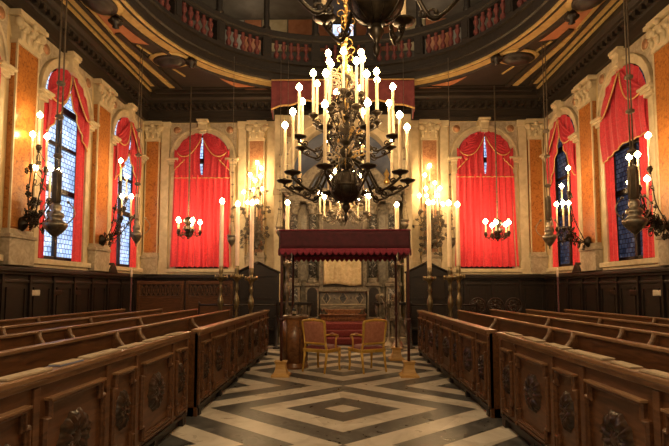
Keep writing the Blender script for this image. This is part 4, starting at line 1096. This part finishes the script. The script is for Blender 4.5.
wch = wheel_chair('dark chair with round carved back by the right wall, leftmost of three', (3.48, 12.6, 0))
copy_tree(wch, (3.94, 12.6, 0), 0, 'dark chair with round carved back by the right wall, middle of three')
copy_tree(wch, (4.40, 12.6, 0), 0, 'dark chair with round carved back by the right wall, rightmost of three')
for q, nm in ((-1, 'left'), (1, 'right')):
    t = thing('thin_pole', 'thin dark red pole with pale tip standing before the end wall on the %s' % nm, 'pole', (q * 5.62, 12.75, 0), 0, 'thin red poles')
    MB().lathe([(.07, 0), (.07, .03), (.018, .05), (.018, 1.75)], n=10).build('shaft', 'velvet', t)
    MB().lathe([(.022, 1.75), (.026, 1.82), (.02, 1.96), (.001, 2.0)], n=10).build('tip', 'waxpink', t)

# ------------------------------------------------------------------ wedding canopy
cp = thing('wedding_canopy', 'burgundy velvet wedding canopy on four slender poles with oak feet', 'canopy', (.03, 9.05, 0))
CX, CY, CT = 1.09, .96, 2.42
b = MB()
b.grid(lambda s, v: (-CX + 2 * CX * s, -CY + 2 * CY * v, CT - .05 * math.sin(PI * s) * math.sin(PI * v)), 12, 12); b.build('roof', 'velvet', cp, solid=.012)
def val(p0, p1, nsc, nm='valance'):
    d = Vector(p1) - Vector(p0); nrm = Vector((d.y, -d.x)).normalized()
    def P(s, z, rip): q = Vector(p0) + d * s + nrm * (.012 + rip); return (q.x, q.y, z)
    b = MB(); b.grid(lambda s, v: P(s, CT - .32 * v + .012, .008 * math.sin(s * 40) * v), 60, 4); vo = b.build(nm, 'velvet', cp, solid=.008)
    b = MB(); b.grid(lambda s, v: P(s, CT - .30 - v * (.06 + .055 * abs(math.sin(s * PI * nsc))), .012 + .005 * math.sin(s * 90)), nsc * 8, 3); b.build('fringe', 'fringe', vo, solid=.008)
    b = MB(); b.tube([P(i / 60, CT + .012, .004) for i in range(61)], .012, 6); b.build('edge_cord', 'fringe', vo)
val((-CX, -CY), (CX, -CY), 22); val((CX, CY), (-CX, CY), 22); val((CX, -CY), (CX, CY), 19); val((-CX, CY), (-CX, -CY), 19)
for qx in (-1, 1):
    for qy in (-1, 1):
        x, y = qx * (CX - .03), qy * (CY - .03)
        p = MB().lathe([(.024, .20), (.024, 2.0), (.022, CT - .01)], c=(x, y, 0), n=10).lathe([(.035, .9), (.04, .93), (.035, .96)], c=(x, y, 0), n=10).build('pole', 'poleWood', cp)
        bb = MB(); hh = [(.30, .30, 0), (.30, .30, .03), (.22, .22, .06), (.17, .17, .13), (.16, .16, .20), (.19, .19, .235), (.21, .21, .25)]
        for (w0, d0, z0), (w1, d1, z1) in zip(hh[:-1], hh[1:]): bb.frus((x, y), w0, d0, w1, d1, z0, z1)
        bb.build('oak_foot', 'footwood', p)

# ------------------------------------------------------------------ lectern with vessels
lec = thing('lectern', 'round burl veneered lectern drum under the left side of the canopy', 'lectern', (-.90, 9.02, 0))
b = MB().lathe([(.265, 0), (.265, .05), (.25, .06), (.25, .09), (.24, .10)], n=32); b.build('base_ring', 'veneer', lec)
b = MB().lathe([(.235, .10), (.235, .90)], n=32); b.build('drum', 'veneer', lec)
b = MB().lathe([(.24, .895), (.26, .91), (.26, .945), (.25, .955)], n=32); b.build('top_board', 'pewtop', lec)
b = MB()
for k in range(6): a = k * PI / 3; b.tube([(.238 * math.cos(a), .238 * math.sin(a), .12), (.238 * math.cos(a), .238 * math.sin(a), .88)], .012, 5)
b.build('rib', 'pew', lec)
t = thing('wine_bottle', 'small dark bottle with white label standing on the lectern', 'bottle', (-.90, 8.92, .956))
MB().lathe([(.035, 0), (.036, .01), (.036, .10), (.014, .14), (.013, .19), (.015, .20)], n=16).build('glass_body', 'bottle', t); MB().lathe([(.0368, .025), (.0368, .08)], n=16).build('paper_label', 'paper', t)
def goblet(label, loc):
    o = MB().lathe([(.03, 0), (.03, .006), (.007, .02), (.006, .06), (.02, .075), (.03, .11), (.032, .14), (.028, .138), (.02, .09), (.001, .085)], n=16).build('goblet', 'silver', loc=loc)
    return tag(o, label, 'goblet', 'silver goblets on the lectern')
g0 = goblet('small silver goblet on the lectern, left of the bottle', (-1.02, 8.96, .956)); copy_tree(g0, (-.76, 8.98, .956), 0, 'small silver goblet on the lectern, right of the bottle')

# ------------------------------------------------------------------ gilt armchairs
def armchair(label, loc, rz):
    t = thing('armchair', label, 'chair', loc, rz, 'gilded armchairs under the canopy')   # faces +y
    w, d = .27, .25
    MB().box(-w, w, -d, d, .36, .43).box(-w + .02, w - .02, d - .01, d + .012, .375, .42).build('seat_frame', 'chairgold', t, bevel=.012)
    b = MB(); b.grid(lambda s, v: ((-w + .015) + (2 * w - .03) * s, (-d + .015) + (2 * d - .03) * v, .43 + .06 * (1 - (2 * s - 1) ** 4) ** .5 * (1 - (2 * v - 1) ** 4) ** .5), 14, 14); b.build('seat_cushion', 'seatred', t)
    for qx in (-1, 1):
        MB().tube([(qx * (w - .03), d - .03, .38), (qx * (w - .025), d - .02, .28), (qx * (w - .03), d - .03, .12), (qx * (w - .025), d - .01, .0)], [.030, .026, .018, .022], 10).build('leg', 'chairgold', t)
        MB().tube([(qx * (w - .03), -d + .03, .40), (qx * (w - .03), -d + .0, .25), (qx * (w - .03), -d - .05, .0)], [.028, .023, .018], 10).build('leg', 'chairgold', t)
    def BP(x, z): return (x, -d + .02 - (z - .45) * .16, z)
    hw, z0, z1 = .24, .53, .945
    arc = [(hw - .035 + .035 * math.cos(PI / 2 * k / 4), z1 - .035 + .035 * math.sin(PI / 2 * k / 4)) for k in range(5)]
    out = [(-hw + .015, z0), (hw - .015, z0), (hw - .008, (z0 + z1) / 2)] + arc + [(.12, z1 + .012), (0, z1 + .018), (-.12, z1 + .012)] + [(-x, z) for x, z in reversed(arc)] + [(-hw + .008, (z0 + z1) / 2)]
    b = MB(); b.tube([BP(*p) for p in out], .026, 8, closed=True)
    for q in (-1, 1): b.tube([BP(q * (hw - .02), z0 + .02), (q * (w - .035), -d + .03, .42)], .024, 8)
    b.ball(BP(0, z1 + .03), .05, .02, .025); b.build('back_frame', 'chairgold', t)
    b = MB(); P = out; n = len(P)
    c0 = sum(p[0] for p in P) / n, sum(p[1] for p in P) / n
    for sgn in (-1, 1):
        vs = [Vector(BP(*c0)) + Vector((0, sgn * .035, 0))]
        for k_, pf in ((.6, .032), (1.0, .004)):
            vs += [Vector(BP(c0[0] + (p[0] - c0[0]) * k_ * .97, c0[1] + (p[1] - c0[1]) * k_ * .97)) + Vector((0, sgn * pf, 0)) for p in P]
        fs = [(0, 1 + i, 1 + (i + 1) % n) for i in range(n)] + [(1 + i, 1 + n + i, 1 + n + (i + 1) % n, 1 + (i + 1) % n) for i in range(n)]
        b.add(vs, fs, None, True)
    b.build('back_upholstery', 'backrose', t)
    for q in (-1, 1):
        y0 = -d + .02 - (.70 - .45) * .16
        b = MB().tube([(q * (hw), y0, .69), (q * (w + .0), y0 + .14, .695), (q * (w + .015), y0 + .27, .68), (q * (w + .01), y0 + .36, .665), (q * (w + .01), y0 + .385, .64), (q * (w + .01), y0 + .37, .62)], [.018, .02, .022, .022, .018, .012], 8)
        b.tube([(q * (w + .01), y0 + .34, .66), (q * (w + .012), y0 + .30, .58), (q * (w - .01), y0 + .34, .50), (q * (w - .02), y0 + .35, .41)], [.018, .017, .019, .022], 8); b.build('arm', 'chairgold', t)
        MB().ball((q * (w + .008), y0 + .17, .708), .026, .08, .02, 8, 6).build('arm_pad', 'backrose', t)
    t.scale = (.94, .94, .94); return t
armchair('gilded armchair with rose back on the left, beside the lectern', (-.37, 8.68, 0), R(-30))
armchair('gilded armchair with rose back on the right, under the canopy', (.42, 8.68, 0), R(28))

# silver floor candelabrum on the right of the steps
fc = thing('floor_candelabrum', 'unlit silver branched floor candelabrum behind the right canopy pole', 'candelabrum', (1.15, 12.2, 0))
MB().lathe([(.2, 0), (.2, .04), (.08, .12), (.03, .2), (.05, .5), (.03, .6), (.025, 1.0), (.05, 1.05), (.02, 1.1), (.02, 1.3)], n=14).build('stem', 'silver', fc)
for k in range(6):
    a = k * PI / 3; b = MB(); scroll_arm(b, a, .02, 1.0, .28, 1.18, .12, .014); b.lathe(pan_prof(.06), c=(.28 * math.cos(a), .28 * math.sin(a), 1.24), n=10); b.build('arm', 'silver', fc)

# ------------------------------------------------------------------ added fill lamps with no visible source, standing in for hall and gallery lighting
def lamp(x, y, z, power, rad, col=(1, .72, .40)):
    l = bpy.data.lights.new('fill_lamp', 'POINT'); l.energy = power; l.shadow_soft_size = rad; l.color = col
    o = bpy.data.objects.new('fill_lamp', l); C.objects.link(o); o.location = (x, y, z)
lamp(0, 1.8, 5.0, 270, .3); lamp(-3.4, -1.5, 4.6, 60, .4); lamp(3.4, -1.5, 4.6, 60, .4)
lamp(-3.2, 16.1, 10.5, 7, .2, (1, .8, .55)); lamp(3.2, 16.1, 10.5, 7, .2, (1, .8, .55))
# ------------------------------------------------------------------ camera, world, view
cam = bpy.data.cameras.new('camera'); co = bpy.data.objects.new('camera', cam); C.objects.link(co)
co.location = (0, 0, 1.45); co.rotation_euler = (R(94), 0, R(1.0))
cam.sensor_width = 36; cam.lens = 483 / 669 * 36; cam.shift_y = 31.7 / 669; cam.clip_end = 100; cam.clip_start = .05
sc.camera = co
w = bpy.data.worlds.new('world'); sc.world = w; w.use_nodes = True
bg = w.node_tree.nodes['Background']; bg.inputs['Color'].default_value = (1, .76, .48, 1); bg.inputs['Strength'].default_value = .22
sc.view_settings.view_transform = 'Standard'; sc.view_settings.look = 'None'; sc.view_settings.exposure = 0.66
sc.cycles.use_denoising = True
sc.cycles.max_bounces = 8; sc.cycles.sample_clamp_indirect = 6
